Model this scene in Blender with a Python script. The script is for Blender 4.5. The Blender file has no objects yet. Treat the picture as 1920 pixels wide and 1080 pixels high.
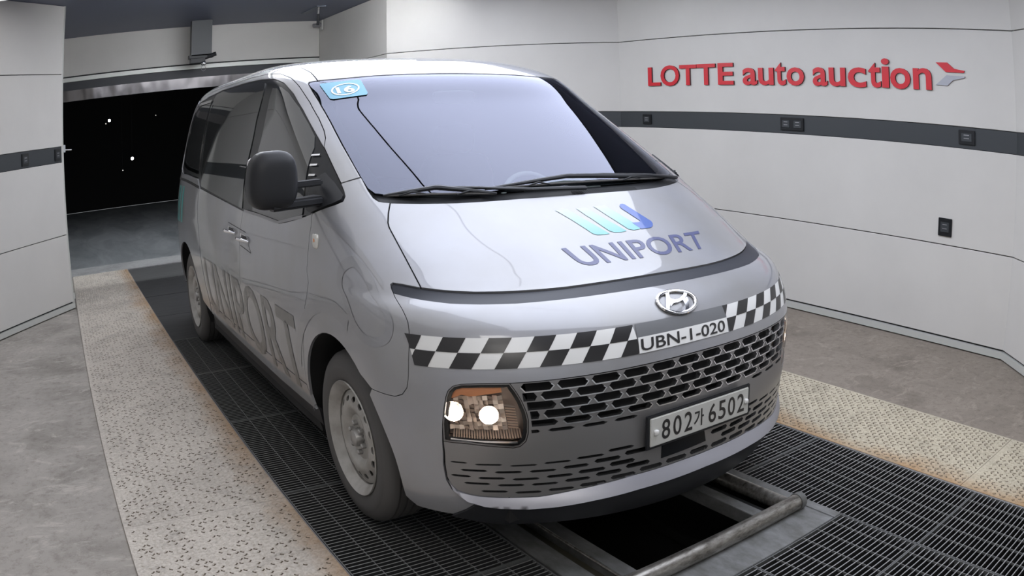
import bpy, bmesh, math, random
import numpy as np
from mathutils import Vector, Matrix, Euler
from mathutils.geometry import delaunay_2d_cdt
random.seed(7); RNG = np.random.default_rng(7)
SC = bpy.context.scene
COL = SC.collection
PI = math.pi

# ------------------------------------------------------------------ camera
cd = bpy.data.cameras.new('camera'); cam = bpy.data.objects.new('camera', cd); COL.objects.link(cam)
cd.type = 'PANO'                       # the wide inspection camera has a lens with barrel distortion
cd.panorama_type = 'FISHEYE_LENS_POLYNOMIAL'
cd.sensor_fit = 'HORIZONTAL'; cd.sensor_width = 36.0; cd.sensor_height = 20.25
cd.fisheye_fov = math.radians(170)
cd.fisheye_polynomial_k0 = 0.0
cd.fisheye_polynomial_k1 = -0.034661550
cd.fisheye_polynomial_k2 = 0.0
cd.fisheye_polynomial_k3 = -7.117708e-06
cd.fisheye_polynomial_k4 = 0.0
cd.clip_start = 0.02; cd.clip_end = 100
_p, _y, _r = 0.2074194764885881, -0.5763804700183176, -0.01980404252032378
_f = Vector((-math.sin(_y)*math.cos(_p), math.cos(_y)*math.cos(_p), -math.sin(_p)))
_rt = Vector((math.cos(_y), math.sin(_y), 0)); _up = _rt.cross(_f)
_r2 = math.cos(_r)*_rt + math.sin(_r)*_up; _u2 = -math.sin(_r)*_rt + math.cos(_r)*_up
cam.matrix_world = Matrix(((_r2.x, _u2.x, -_f.x, -2.00432), (_r2.y, _u2.y, -_f.y, -2.80079), (_r2.z, _u2.z, -_f.z, 1.55993), (0, 0, 0, 1)))
SC.camera = cam

# ------------------------------------------------------------------ world, exposure
w = bpy.data.worlds.new('world'); SC.world = w; w.use_nodes = True
w.node_tree.nodes['Background'].inputs[0].default_value = (0.90, 0.95, 1.0, 1)      # overcast daylight outside the open entrance
w.node_tree.nodes['Background'].inputs[1].default_value = .5
pd = bpy.data.lights.new('entrance_portal', 'AREA'); pd.shape = 'RECTANGLE'; pd.size = 4.2; pd.size_y = 3.08; pd.cycles.is_portal = True
po = bpy.data.objects.new('entrance_portal', pd); COL.objects.link(po); po.location = (-.15, -6.5, 1.54); po.rotation_euler = (-math.pi/2, 0, math.pi)
SC.view_settings.view_transform = 'Standard'; SC.view_settings.look = 'None'
SC.view_settings.gamma = 1.0; SC.view_settings.use_curve_mapping = False
SC.view_settings.exposure = 0.0
SC.cycles.use_denoising = True
SC.cycles.max_bounces = 8; SC.cycles.diffuse_bounces = 4; SC.cycles.glossy_bounces = 4
SC.cycles.transparent_max_bounces = 12; SC.cycles.sample_clamp_indirect = 6.0
SC.cycles.caustics_reflective = False; SC.cycles.caustics_refractive = False

# ------------------------------------------------------------------ materials
def mat(name, col=(.5, .5, .5), rough=.5, metal=0., spec=.5, coat=0., coat_rough=.03, emit=None, estr=0., alpha=1.):
    m = bpy.data.materials.new(name); m.use_nodes = True
    b = m.node_tree.nodes['Principled BSDF']
    b.inputs['Base Color'].default_value = (*col, 1); b.inputs['Roughness'].default_value = rough
    b.inputs['Metallic'].default_value = metal; b.inputs['Specular IOR Level'].default_value = spec
    b.inputs['Coat Weight'].default_value = coat; b.inputs['Coat Roughness'].default_value = coat_rough
    if emit:
        b.inputs['Emission Color'].default_value = (*emit, 1); b.inputs['Emission Strength'].default_value = estr
    return m
def N(m, t, **kw):
    n = m.node_tree.nodes.new(t)
    for k, v in kw.items():
        if k in n.inputs: n.inputs[k].default_value = v
        else: setattr(n, k, v)
    return n
def LK(m, a, b): m.node_tree.links.new(a, b)
def bsdf(m): return m.node_tree.nodes['Principled BSDF']
def coords(m, scale=(1, 1, 1), rot=(0, 0, 0)):
    tc = N(m, 'ShaderNodeTexCoord'); mp = N(m, 'ShaderNodeMapping')
    mp.inputs['Scale'].default_value = scale; mp.inputs['Rotation'].default_value = rot
    LK(m, tc.outputs['Object'], mp.inputs['Vector']); return mp.outputs['Vector']
def noise(m, vec, scale, detail=4, rough=.55, dist=0.):
    n = N(m, 'ShaderNodeTexNoise'); n.inputs['Scale'].default_value = scale; n.inputs['Detail'].default_value = detail
    n.inputs['Roughness'].default_value = rough; n.inputs['Distortion'].default_value = dist
    LK(m, vec, n.inputs['Vector']); return n.outputs['Fac']
def ramp(m, fac, stops):
    r = N(m, 'ShaderNodeValToRGB'); e = r.color_ramp.elements
    while len(e) < len(stops): e.new(.5)
    for i, (p, c) in enumerate(stops):
        e[i].position = p; e[i].color = (*c, 1) if len(c) == 3 else c
    LK(m, fac, r.inputs['Fac']); return r.outputs['Color']
def mix(m, fac, a, b, mode='MIX'):
    n = N(m, 'ShaderNodeMix', data_type='RGBA', blend_type=mode)
    for s, v in ((n.inputs[0], fac), (n.inputs[6], a), (n.inputs[7], b)):
        if isinstance(v, (int, float)): s.default_value = v
        elif isinstance(v, tuple): s.default_value = (*v, 1)
        else: LK(m, v, s)
    return n.outputs[2]
def bump(m, h, dist=.01, strength=1.):
    n = N(m, 'ShaderNodeBump'); n.inputs['Distance'].default_value = dist; n.inputs['Strength'].default_value = strength
    LK(m, h, n.inputs['Height']); LK(m, n.outputs['Normal'], bsdf(m).inputs['Normal'])
def math_(m, op, a, b=0.):
    n = N(m, 'ShaderNodeMath', operation=op)
    for s, v in ((n.inputs[0], a), (n.inputs[1], b)):
        if isinstance(v, (int, float)): s.default_value = v
        else: LK(m, v, s)
    return n.outputs[0]

M = {}
M['paint'] = mat('silver_paint', (.355, .362, .40), .42, .25, .5, 1., .03)
bsdf(M['paint']).inputs['Coat IOR'].default_value = 1.5
_m = M['paint']; _v = coords(_m)
_d = ramp(_m, noise(_m, _v, 2.3, 5), [(.35, (.305, .304, .308)), (.75, (.34, .347, .385))])
LK(_m, _d, bsdf(_m).inputs['Base Color'])
LK(_m, ramp(_m, noise(_m, _v, 3.1, 4), [(.3, (.38,)*3), (.8, (.48,)*3)]), bsdf(_m).inputs['Roughness'])
M['grille'] = mat('grille_silver', (.25, .243, .245), .36, .5, .5, .35, .12)
M['grille_edge'] = mat('grille_chrome_edge', (.80, .80, .82), .22, .95)
M['strip'] = mat('satin_strip', (.40, .40, .44), .42, .5)
M['chrome'] = mat('chrome', (.86, .86, .88), .08, 1.)
M['satin'] = mat('satin_chrome', (.72, .73, .75), .05, 1.)
M['satin_dull'] = mat('dull_nickel', (.42, .41, .40), .38, .7)
M['black'] = mat('black_plastic', (.022, .023, .026), .42, 0, .3)
M['black_soft'] = mat('matt_black', (.012, .012, .013), .8)
M['dark_trim'] = mat('charcoal_light_bar', (.030, .033, .043), .42, 0, .3)
M['gloss_black'] = mat('gloss_black', (.012, .013, .015), .22, 0, .22)
M['tint'] = mat('tinted_glass', (.030, .032, .033), .03, 0, 1.)
M['rubber'] = mat('tyre_rubber', (.085, .082, .08), .75)
M['wheel'] = mat('wheel_paint', (.52, .51, .49), .42, .35)
_m = M['wheel']; LK(_m, ramp(_m, noise(_m, coords(_m), 14, 5), [(.35, (.34, .325, .30)), (.65, (.47, .46, .44))]), bsdf(_m).inputs['Base Color'])
M['white'] = mat('white_film', (.78, .78, .77), .35)
M['dash_white'] = mat('light_dash', (.85, .85, .85), .3)
M['tape_black'] = mat('black_film', (.028, .027, .028), .3)
M['tape_grey'] = mat('grey_film', (.16, .165, .175), .4)
M['navy'] = mat('slate_blue_film', (.085, .095, .20), .4, 0, .4, .35)
M['blue'] = mat('blue_film', (.05, .11, .38), .35, 0, .5, .5)
M['aqua'] = mat('aqua_film', (.30, .70, .72), .3, 0, .5, .5)
_m = M['aqua']; _tc = N(_m, 'ShaderNodeTexCoord'); _sp = N(_m, 'ShaderNodeSeparateXYZ'); LK(_m, _tc.outputs['Object'], _sp.inputs[0])
_mr = N(_m, 'ShaderNodeMapRange'); _mr.inputs[1].default_value = 1.11; _mr.inputs[2].default_value = 1.20; LK(_m, _sp.outputs[2], _mr.inputs[0])
LK(_m, ramp(_m, _mr.outputs[0], [(0., (.10, .40, .41)), (1., (.42, .50, .49))]), bsdf(_m).inputs['Base Color'])
M['teal'] = mat('teal_film', (.02, .26, .25), .35)
M['side_film'] = mat('dark_silver_film', (.175, .172, .168), .42, .3, .5, .5)
M['side_mid'] = mat('mid_silver', (.305, .308, .325), .40, .42, .5, .95)
M['sticker'] = mat('light_blue_sticker', (.15, .36, .48), .5)
M['paper'] = mat('paper', (.62, .70, .64), .8)
M['amber'] = mat('amber_reflector', (.88, .36, .16), .3, .2)
M['facet'] = mat('facet_reflector', (.95, .80, .68), .48, .75)
M['lamp_back'] = mat('lamp_housing', (.40, .31, .26), .33, .85)
M['reflector'] = mat('reflector_chrome', (.92, .86, .80), .18, 1.)
M['bulb'] = mat('lit_bulb', (1, 1, 1), .3, emit=(1., .84, .70), estr=330.)
M['red_lens'] = mat('red_tail_lens', (.35, .01, .01), .15)
M['interior'] = mat('cabin_plastic', (.13, .14, .135), .7)
M['seat'] = mat('seat_cloth', (.07, .07, .075), .9)
M['cabin_light'] = mat('headlining', (.42, .41, .40), .9)
def glass_mat(name, tint, ior=1.5, gain=1., refl=(1, 1, 1)):
    m = bpy.data.materials.new(name); m.use_nodes = True; nt = m.node_tree; nt.nodes.clear()
    o = N(m, 'ShaderNodeOutputMaterial'); tr = N(m, 'ShaderNodeBsdfTransparent'); gl = N(m, 'ShaderNodeBsdfGlossy')
    tr.inputs[0].default_value = (*tint, 1); gl.inputs['Roughness'].default_value = .0; gl.inputs['Color'].default_value = (*refl, 1)
    fr = N(m, 'ShaderNodeFresnel'); fr.inputs['IOR'].default_value = ior
    mul = math_(m, 'MULTIPLY', fr.outputs[0], gain); mx = N(m, 'ShaderNodeMixShader')
    LK(m, mul, mx.inputs[0]); LK(m, tr.outputs[0], mx.inputs[1]); LK(m, gl.outputs[0], mx.inputs[2]); LK(m, mx.outputs[0], o.inputs[0])
    return m
M['windshield'] = glass_mat('windshield_glass', (.80, .86, .84), 1.5, 1.62, (.79, .82, 1.))
M['lens'] = glass_mat('headlight_lens', (.95, .94, .93), 1.45, .6)
# room
M['wall'] = mat('wall_panel', (.60, .60, .605), .42, 0, .4)
_m = M['wall']; _v = coords(_m)
_c = ramp(_m, noise(_m, _v, .9, 5, .6), [(.3, (.585, .57, .545)), (.7, (.645, .628, .60))])
_s = ramp(_m, noise(_m, coords(_m, (3, 3, 1.2)), 6, 8, .75), [(.70, (1, 1, 1)), (.78, (.86, .84, .80))])
LK(_m, mix(_m, 1., _c, _s, 'MULTIPLY'), bsdf(_m).inputs['Base Color'])
M['wall_edge'] = mat('joint_black', (.01, .01, .012), .6)
M['band'] = mat('charcoal_band', (.040, .045, .050), .45)
M['socket'] = mat('socket_black', (.014, .015, .017), .3)
M['alu'] = mat('aluminium_trim', (.62, .63, .60), .45, .3)
M['ceiling'] = mat('dark_ceiling', (.12, .135, .19), .5)
M['panel_lit'] = mat('lit_diffuser', (.8, .8, .8), .5, emit=(.87, .92, 1.05), estr=3.3)
M['entrance_fill'] = mat('fill_diffuser_entrance', (.8, .8, .8), .5, emit=(1., .97, .93), estr=6.)
M['left_fill'] = mat('dim_fill_diffuser', (.8, .8, .8), .5, emit=(.97, .97, 1.), estr=.65)
M['frame_dark'] = mat('dark_frame', (.03, .033, .04), .5)
M['stainless'] = mat('stainless_steel', (.095, .09, .09), .22, 1.)
bump(M['stainless'], noise(M['stainless'], coords(M['stainless'], (1, 1, .4)), 1.6, 3, .5), .05, 1.)
M['steel_dull'] = mat('dull_steel', (.33, .33, .34), .42, .6)
M['red'] = mat('sign_red', (.62, .022, .035), .35)
M['sign_side'] = mat('sign_edge', (.06, .004, .006), .5)
M['sign_grey'] = mat('sign_grey', (.42, .43, .48), .35)
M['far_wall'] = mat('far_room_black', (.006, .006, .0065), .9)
M['far_floor'] = mat('far_floor_concrete', (.20, .21, .22), .6)
_m = M['far_floor']; _v = coords(_m, (1, .25, 1))
LK(_m, ramp(_m, noise(_m, _v, 2.2, 8, .65, 1.), [(.3, (.11, .12, .13)), (.7, (.26, .27, .285))]), bsdf(_m).inputs['Base Color'])
M['far_lamp'] = mat('small_white_lamp', (1, 1, 1), .5, emit=(1, 1, 1), estr=8.)
M['far_fill'] = mat('far_fill_lamp', (1, 1, 1), .5, emit=(.93, .97, 1.), estr=60.)
M['far_lamp_dim'] = mat('small_dim_lamp', (1, 1, 1), .5, emit=(1, .95, .85), estr=.5)
# concrete floor with worn white scuffs
def concrete(name, base, lo):
    m = mat(name, base, .75, 0, .3); v = coords(m)
    c = ramp(m, noise(m, v, 1.7, 10, .62, .6), [(.28, lo), (.5, base), (.75, tuple(x*1.18 for x in base))])
    sc = ramp(m, noise(m, coords(m, (1.2, 2.6, 1), (0, 0, .6)), 2.6, 12, .78, 1.6), [(.53, (0, 0, 0)), (.60, (.5,)*3), (.68, (1, 1, 1))])
    c = mix(m, sc, c, tuple(min(1, x*1.42) for x in base))
    dk = ramp(m, noise(m, v, 22, 10, .85), [(.50, (1, 1, 1)), (.66, (.66, .64, .62)), (.8, (.45, .43, .41))])
    c = mix(m, 1., c, dk, 'MULTIPLY')
    LK(m, c, bsdf(m).inputs['Base Color'])
    bump(m, noise(m, v, 30, 10, .8), .004, .7)
    return m
M['concrete'] = concrete('worn_concrete', (.40, .372, .340), (.25, .230, .206))
M['concrete2'] = concrete('brown_concrete', (.235, .202, .168), (.16, .135, .110))
# painted tread plate
def tread_mat(name, paint, rust_amt, edge_x, side):
    m = mat(name, paint, .55, 0, .4); v = coords(m)
    base = ramp(m, noise(m, v, 1.6, 8, .65), [(.3, tuple(x*.80 for x in paint)), (.7, tuple(x*1.06 for x in paint))])
    # rust gathers towards the edge beside the grating
    tc = N(m, 'ShaderNodeTexCoord'); sp = N(m, 'ShaderNodeSeparateXYZ'); LK(m, tc.outputs['Object'], sp.inputs[0])
    mr = N(m, 'ShaderNodeMapRange'); LK(m, sp.outputs[0], mr.inputs[0])
    mr.inputs[1].default_value = edge_x - side*.34; mr.inputs[2].default_value = edge_x
    n1 = noise(m, coords(m, (1, .6, 1)), 2.4, 8, .7)
    e = math_(m, 'ADD', math_(m, 'MULTIPLY', mr.outputs[0], .34*rust_amt), math_(m, 'MULTIPLY', n1, .62))
    rk = ramp(m, e, [(.50, (0, 0, 0)), (.72, (.85,)*3)])
    c = mix(m, rk, base, (.40, .235, .105))
    sp2 = ramp(m, noise(m, v, 26, 6, .7), [(.64, (0, 0, 0)), (.70, (.9,)*3)])
    c = mix(m, sp2, c, (.20, .13, .085))
    pt = ramp(m, noise(m, coords(m, (1, 1, 1)), 3.4, 10, .78, .8), [(.52, (0, 0, 0)), (.66, (.6,)*3)])
    c = mix(m, pt, c, tuple(x*.50 for x in paint))
    dirt = ramp(m, noise(m, v, 60, 4, .7), [(.35, (.72, .70, .67)), (.6, (1, 1, 1))])
    c = mix(m, 1., c, dirt, 'MULTIPLY')
    LK(m, c, bsdf(m).inputs['Base Color'])
    bump(m, noise(m, v, 90, 4, .7), .0015, .6)
    return m
M['tread_L'] = tread_mat('cream_tread_plate_left', (.72, .665, .60), 1.05, -1.17, 1)
M['tread_R'] = tread_mat('cream_tread_plate_right', (.56, .505, .39), 1.15, 1.24, -1)
M['tread_gap'] = mat('dark_tread_marks', (.10, .075, .05), .9)
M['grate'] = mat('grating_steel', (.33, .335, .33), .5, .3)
M['grate_rod'] = mat('grating_rod', (.16, .165, .165), .5, .3)
M['grate_dark'] = mat('dark_steel_and_bar_shade', (.035, .036, .037), .6, .3)
M['sheet'] = mat('dark_steel_sheet', (.062, .062, .064), .5, .2)
M['fill_strip'] = mat('fill_strip_tube', (1, 1, 1), .5, emit=(.95, .97, 1.), estr=85.)
_m = M['sheet']; LK(_m, ramp(_m, noise(_m, coords(_m, (1, 6, 1)), 3, 6, .6), [(.3, (.068, .068, .07)), (.7, (.10, .10, .102))]), bsdf(_m).inputs['Base Color'])
M['sill'] = concrete('threshold_concrete', (.34, .34, .345), (.25, .25, .25))
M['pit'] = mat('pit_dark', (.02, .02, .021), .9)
M['pit_beam'] = mat('oily_beam', (.05, .046, .032), .6)
M['pipe'] = mat('worn_pipe', (.34, .32, .29), .32, .75)
_m = M['pipe']; LK(_m, ramp(_m, noise(_m, coords(_m, (4, 12, 12)), 3, 8, .75), [(.32, (.09, .08, .07)), (.5, (.30, .285, .26)), (.72, (.52, .50, .47))]), bsdf(_m).inputs['Base Color'])
M['rail'] = mat('painted_rail', (.24, .245, .25), .5, .4)
_m = M['rail']; LK(_m, ramp(_m, noise(_m, coords(_m, (2, 1, 2)), 5, 8, .7), [(.3, (.12, .12, .11)), (.7, (.30, .305, .31))]), bsdf(_m).inputs['Base Color'])

# ------------------------------------------------------------------ object helpers
def link(name, data, parent=None, loc=None):
    o = bpy.data.objects.new(name, data); COL.objects.link(o)
    if loc is not None: o.location = loc
    if parent is not None: o.parent = parent
    return o
def mesh_obj(name, verts, faces, m, parent=None, smooth=False, mats=None, fm=None):
    me = bpy.data.meshes.new(name); me.from_pydata([tuple(map(float, v)) for v in verts], [], [tuple(map(int, f)) for f in faces])
    for mm in (mats or [m]): me.materials.append(mm)
    if fm is not None: me.polygons.foreach_set('material_index', [int(x) for x in fm])
    if smooth: me.polygons.foreach_set('use_smooth', [True]*len(me.polygons))
    me.update(); return link(name, me, parent)
def bm_obj(name, bm, m, parent=None, smooth=False):
    me = bpy.data.meshes.new(name); bm.normal_update(); bm.to_mesh(me); bm.free()
    for mm in (m if isinstance(m, (list, tuple)) else [m]): me.materials.append(mm)
    if smooth:
        me.polygons.foreach_set('use_smooth', [True]*len(me.polygons)); me.set_sharp_from_angle(angle=math.radians(38))
    me.update(); return link(name, me, parent)
def tag(o, label=None, cat=None, group=None, kind=None):
    if label: o['label'] = label
    if cat: o['category'] = cat
    if group: o['group'] = group
    if kind: o['kind'] = kind
    return o
def empty(name, loc=(0, 0, 0), parent=None):
    o = bpy.data.objects.new(name, None); COL.objects.link(o); o.location = loc; o.empty_display_size = .1
    if parent is not None: o.parent = parent
    return o
def add_box(bm, lo, hi, mi=0):
    (a, b, c), (d, e, f) = lo, hi
    vs = [bm.verts.new(p) for p in ((a,b,c),(d,b,c),(d,e,c),(a,e,c),(a,b,f),(d,b,f),(d,e,f),(a,e,f))]
    for q in ((3,2,1,0),(4,5,6,7),(0,1,5,4),(1,2,6,5),(2,3,7,6),(3,0,4,7)):
        fc = bm.faces.new([vs[i] for i in q]); fc.material_index = mi
    return vs
def box(name, lo, hi, m, parent=None, bevel=0.):
    bm = bmesh.new(); add_box(bm, lo, hi)
    if bevel: bmesh.ops.bevel(bm, geom=list(bm.edges), offset=bevel, segments=2, affect='EDGES')
    return bm_obj(name, bm, m, parent, smooth=bool(bevel))
def add_prism(bm, poly, z0, z1, mi=0):
    lo = [bm.verts.new((x, y, z0)) for x, y in poly]; hi = [bm.verts.new((x, y, z1)) for x, y in poly]
    n = len(poly)
    fs = [bm.faces.new(hi), bm.faces.new(lo[::-1])] + [bm.faces.new((lo[i], lo[(i+1) % n], hi[(i+1) % n], hi[i])) for i in range(n)]
    for f in fs: f.material_index = mi
def prism(name, poly, z0, z1, m, parent=None):
    bm = bmesh.new(); add_prism(bm, poly, z0, z1); bmesh.ops.recalc_face_normals(bm, faces=bm.faces[:]); return bm_obj(name, bm, m, parent)
def add_tube(bm, pts, r, seg=10, cap=True, flat=1.):
    """tube along points; r float or list; flat squeezes it along the second axis"""
    pts = [Vector(p) for p in pts]; rs = r if isinstance(r, (list, tuple)) else [r]*len(pts); rings = []
    ref = None
    for i, p in enumerate(pts):
        t = (pts[min(i+1, len(pts)-1)] - pts[max(i-1, 0)]).normalized()
        if ref is None: ref = Vector((0, 0, 1)) if abs(t.z) < .9 else Vector((1, 0, 0))
        a = t.cross(ref).normalized(); b = a.cross(t).normalized(); ref = b
        rings.append([bm.verts.new(p + (a*math.cos(k*2*PI/seg) + b*flat*math.sin(k*2*PI/seg))*rs[i]) for k in range(seg)])
    for q0, q1 in zip(rings, rings[1:]):
        for k in range(seg): bm.faces.new((q0[k], q0[(k+1) % seg], q1[(k+1) % seg], q1[k]))
    if cap: bm.faces.new(rings[0][::-1]); bm.faces.new(rings[-1])
def tube(name, pts, r, m, parent=None, seg=10, flat=1.):
    bm = bmesh.new(); add_tube(bm, pts, r, seg, True, flat); bmesh.ops.recalc_face_normals(bm, faces=bm.faces[:]); return bm_obj(name, bm, m, parent, smooth=True)
def superq(name, c, h, e1, e2, m, parent=None, nu=28, nv=18, shape=None):
    """rounded body: superellipsoid with half sizes h"""
    V, F = [], []
    def sp(v, e): return math.copysign(abs(v)**e, v)
    for j in range(nv+1):
        ph = -PI/2 + PI*j/nv
        for i in range(nu):
            th = 2*PI*i/nu
            p = [h[0]*sp(math.cos(ph), e1)*sp(math.cos(th), e2), h[1]*sp(math.cos(ph), e1)*sp(math.sin(th), e2), h[2]*sp(math.sin(ph), e1)]
            if shape: p = shape(p)
            V.append((c[0]+p[0], c[1]+p[1], c[2]+p[2]))
    for j in range(nv):
        for i in range(nu): F.append((j*nu+i, j*nu+(i+1) % nu, (j+1)*nu+(i+1) % nu, (j+1)*nu+i))
    o = mesh_obj(name, V, F, m, parent, True)
    bm = bmesh.new(); bm.from_mesh(o.data); bmesh.ops.remove_doubles(bm, verts=bm.verts[:], dist=1e-5); bm.to_mesh(o.data); bm.free()
    return o
def text_geom(s, size=1., offset=0., extrude=0., res=4):
    """flat triangulated letters: (verts Nx2/3, faces)"""
    c = bpy.data.curves.new('t', 'FONT'); c.body = s; c.size = size; c.offset = offset; c.extrude = extrude; c.resolution_u = res
    c.align_x = 'LEFT'; o = bpy.data.objects.new('t', c); COL.objects.link(o)
    dg = bpy.context.evaluated_depsgraph_get(); dg.update()
    me = bpy.data.meshes.new_from_object(o.evaluated_get(dg))
    v = np.array([tuple(x.co) for x in me.vertices]); f = [tuple(p.vertices) for p in me.polygons]
    bpy.data.objects.remove(o); bpy.data.meshes.remove(me); bpy.data.curves.remove(c)
    return v, f

# ------------------------------------------------------------------ room: plan and heights
HZ = 3.085
ZB, Z1, Z2, Z3, Z4 = .057, .745, 1.475, 1.631, 2.365
RB, RR, RF = (3.485, 3.55), (1.81, 5.554), (3.453, -.886)
def sk(x, y): return (x+.0053*y, y)     # the floor strips run half a degree off the van
def facet(name, p0, p1, flip=False, nosplit=False):
    """one straight wall: dark backing, four light panels, a recessed charcoal band and a base strip; the room lies to the left of p0 -> p1"""
    p0, p1 = Vector((*p0, 0)), Vector((*p1, 0)); d = (p1-p0); L = d.length; d.normalize(); n = Vector((-d.y, d.x, 0))
    if flip: n = -n
    def slab(nm, z0, z1, t0, t1, m, par, e=-0.002):
        bm = bmesh.new(); c = [p0+d*e+n*t0, p1-d*e+n*t0, p1-d*e+n*t1, p0+d*e+n*t1]
        add_prism(bm, [(q.x, q.y) for q in c], z0, z1); bmesh.ops.recalc_face_normals(bm, faces=bm.faces[:])
        if m is M['wall']: bmesh.ops.bevel(bm, geom=bm.edges[:], offset=.0025, segments=1, affect='EDGES')
        return bm_obj(nm, bm, m, par)
    wl = slab(name, 0, HZ, -.10, -.02, M['wall_edge'], None, 0); tag(wl, kind='structure')
    for z0, z1 in ((ZB+.004, Z1), (Z1, Z2), (Z3, Z4), (Z4, HZ)):
        slab('wall_panel', z0+.0035, z1-.0035, -.02, 0, M['wall'], wl)
    slab('dark_band', Z2+.001, Z3-.001, -.02, -.008, M['band'], wl)
    slab('base_strip', 0, ZB-.006, -.02, .012, M['alu'], wl)
    return wl, (p0, d, n)
walls = {}
for nm, a, b in (('wall_right_front_corridor', (1.95, -6.5), (1.95, -2.66)), ('wall_right_front', (1.95, -2.66), RF), ('wall_right', RF, RB), ('wall_right_rear', RB, RR),
                 ('wall_right_rear_corridor', RR, (1.80, 7.80)), ('wall_left_rear_corridor', (-1.96, 7.80), (-1.958, 5.372)), ('wall_left_rear', (-1.958, 5.372), (-3.45, 3.622)),
                 ('wall_left', (-3.45, 3.622), (-3.45, -1.5)), ('wall_left_front', (-3.45, -1.5), (-2.25, -3.0)), ('wall_left_front_corridor', (-2.25, -3.0), (-2.25, -6.5))):
    walls[nm] = facet(nm, a, b)
# edge trim at the end of the left wall
box('trim_1', (-1.972, 5.366, 0), (-1.948, 5.392, HZ), M['alu'])['kind'] = 'structure'
# back wall over the doorway
bk = box('wall_back', (-1.96, 7.82, 2.545), (1.80, 7.95, HZ), M['wall_edge']); tag(bk, kind='structure')
box('wall_panel', (-1.955, 7.80, 2.565), (1.797, 7.82, HZ-.003), M['wall'], bk)
box('door_header', (-1.955, 7.79, 2.49), (1.797, 7.83, 2.545), M['alu'], bk)
box('shutter_slot', (-1.955, 7.83, 2.36), (1.797, 7.93, 2.49), M['frame_dark'], bk)
tag(box('ground_outside', (-12, -30, -.14), (12, -6.6, -.02), M['concrete']), kind='structure')
sl = tag(empty('fill_strip', (.45, 4.62, HZ)), 'added strip light out of view over the rear of the bay, filling the back wall', 'lamp')  # added out of view to brighten the back wall and corridor
box('fill_tray', (-1.35, -.05, -.11), (1.35, .05, -.08), M['frame_dark'], sl); tube('fill_tube', [(-1.32, 0, -.135), (1.32, 0, -.135)], .022, M['fill_strip'], sl)
for x in (-1.0, 1.0): tube('fill_hanger', [(x, 0, -.09), (x, 0, 0)], .006, M['steel_dull'], sl, 6)
ce = prism('ceiling', [(-3.6, -6.6), (3.65, -6.6), (3.65, 7.95), (-3.6, 7.95)], HZ, HZ+.1, M['ceiling']); tag(ce, kind='structure')
# roller shutter, raised: stainless bottom bar in the doorway
sh = tag(empty('roller_shutter', (0, 7.84, 2.23)), 'raised roller shutter with a stainless bottom bar across the dark doorway', 'shutter')
o = box('bottom_bar', (-1.95, -.03, 0), (1.79, .02, .145), M['stainless'], sh)
o = box('curtain', (-1.95, .0, .145), (1.79, .012, .28), M['frame_dark'], sh)
# dark room behind the doorway
far = prism('floor_far', [(-6, 8.05), (6, 8.05), (6, 18), (-6, 18)], -.08, -.004, M['far_floor']); tag(far, kind='structure')
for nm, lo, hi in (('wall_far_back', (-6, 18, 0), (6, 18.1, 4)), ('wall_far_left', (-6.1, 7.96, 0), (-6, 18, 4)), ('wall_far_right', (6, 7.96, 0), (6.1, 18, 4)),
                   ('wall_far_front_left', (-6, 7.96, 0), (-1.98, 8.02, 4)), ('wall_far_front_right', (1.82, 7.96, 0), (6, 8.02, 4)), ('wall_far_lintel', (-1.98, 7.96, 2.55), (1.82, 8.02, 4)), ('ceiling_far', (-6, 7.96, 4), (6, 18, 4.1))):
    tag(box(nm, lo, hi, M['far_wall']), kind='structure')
for i, (p, r, mm, lab) in enumerate((((-.813, 14, 2.12), .030, 'far_lamp', 'small white lamp glowing high in the dark room beyond the doorway'),
                                    ((-.408, 13, 1.29), .030, 'far_lamp', 'small white lamp glowing low in the dark room beyond the doorway'),
                                    ((-.9, 13.9, 2.06), .014, 'far_lamp_dim', 'faint lamp just below left of the high white lamp'),
                                    ((-.62, 13, 1.08), .012, 'far_lamp_dim', 'faint lamp just below left of the low white lamp'),
                                    ((.25, 14, 2.12), .010, 'far_lamp_dim', 'faint lamp nearest the van in the dark room'))):
    e = tag(empty('far_lamp', p), lab, 'lamp')
    superq('lamp_globe', (0, 0, 0), (r, r*.6, r), .8, .8, M[mm], e, 12, 8)
    tube('lamp_stem', [(0, r*.3, r*.5), (0, r*.3, 4.0-p[2])], .002, M['far_wall'], e, 6)
fa = tag(empty('far_fill_lamp', (0, 8.9, 3.9)), 'added unseen fill light behind the doorway header', 'lamp')  # not part of the room; added to light the far floor
box('fill_body', (-1.6, -.12, 0), (1.6, .12, .10), M['frame_dark'], fa); box('fill_tube', (-1.55, -.08, -.03), (1.55, .08, 0), M['far_fill'], fa)
# hidden corner fitting at the doorway and at the foot of the left wall
lt = tag(empty('door_latch', (-1.93, 5.42, 1.60)), 'small metal latch on the edge of the left wall beside the doorway', 'latch')
box('latch_plate', (-.018, -.02, -.03), (.004, .02, .045), M['satin'], lt, .002); tube('latch_bolt', [(0, .01, -.005), (.075, .02, -.012)], .008, M['satin'], lt)
ft = tag(empty('floor_bracket', (-1.945, 5.40, .0)), 'small bracket at the foot of the left wall corner', 'bracket')
box('bracket_plate', (-.03, -.03, .09), (.012, .0, .15), M['alu'], ft, .002); tube('bracket_pin', [(-.005, -.02, .09), (-.005, -.02, .0)], .008, M['steel_dull'], ft)
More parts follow.
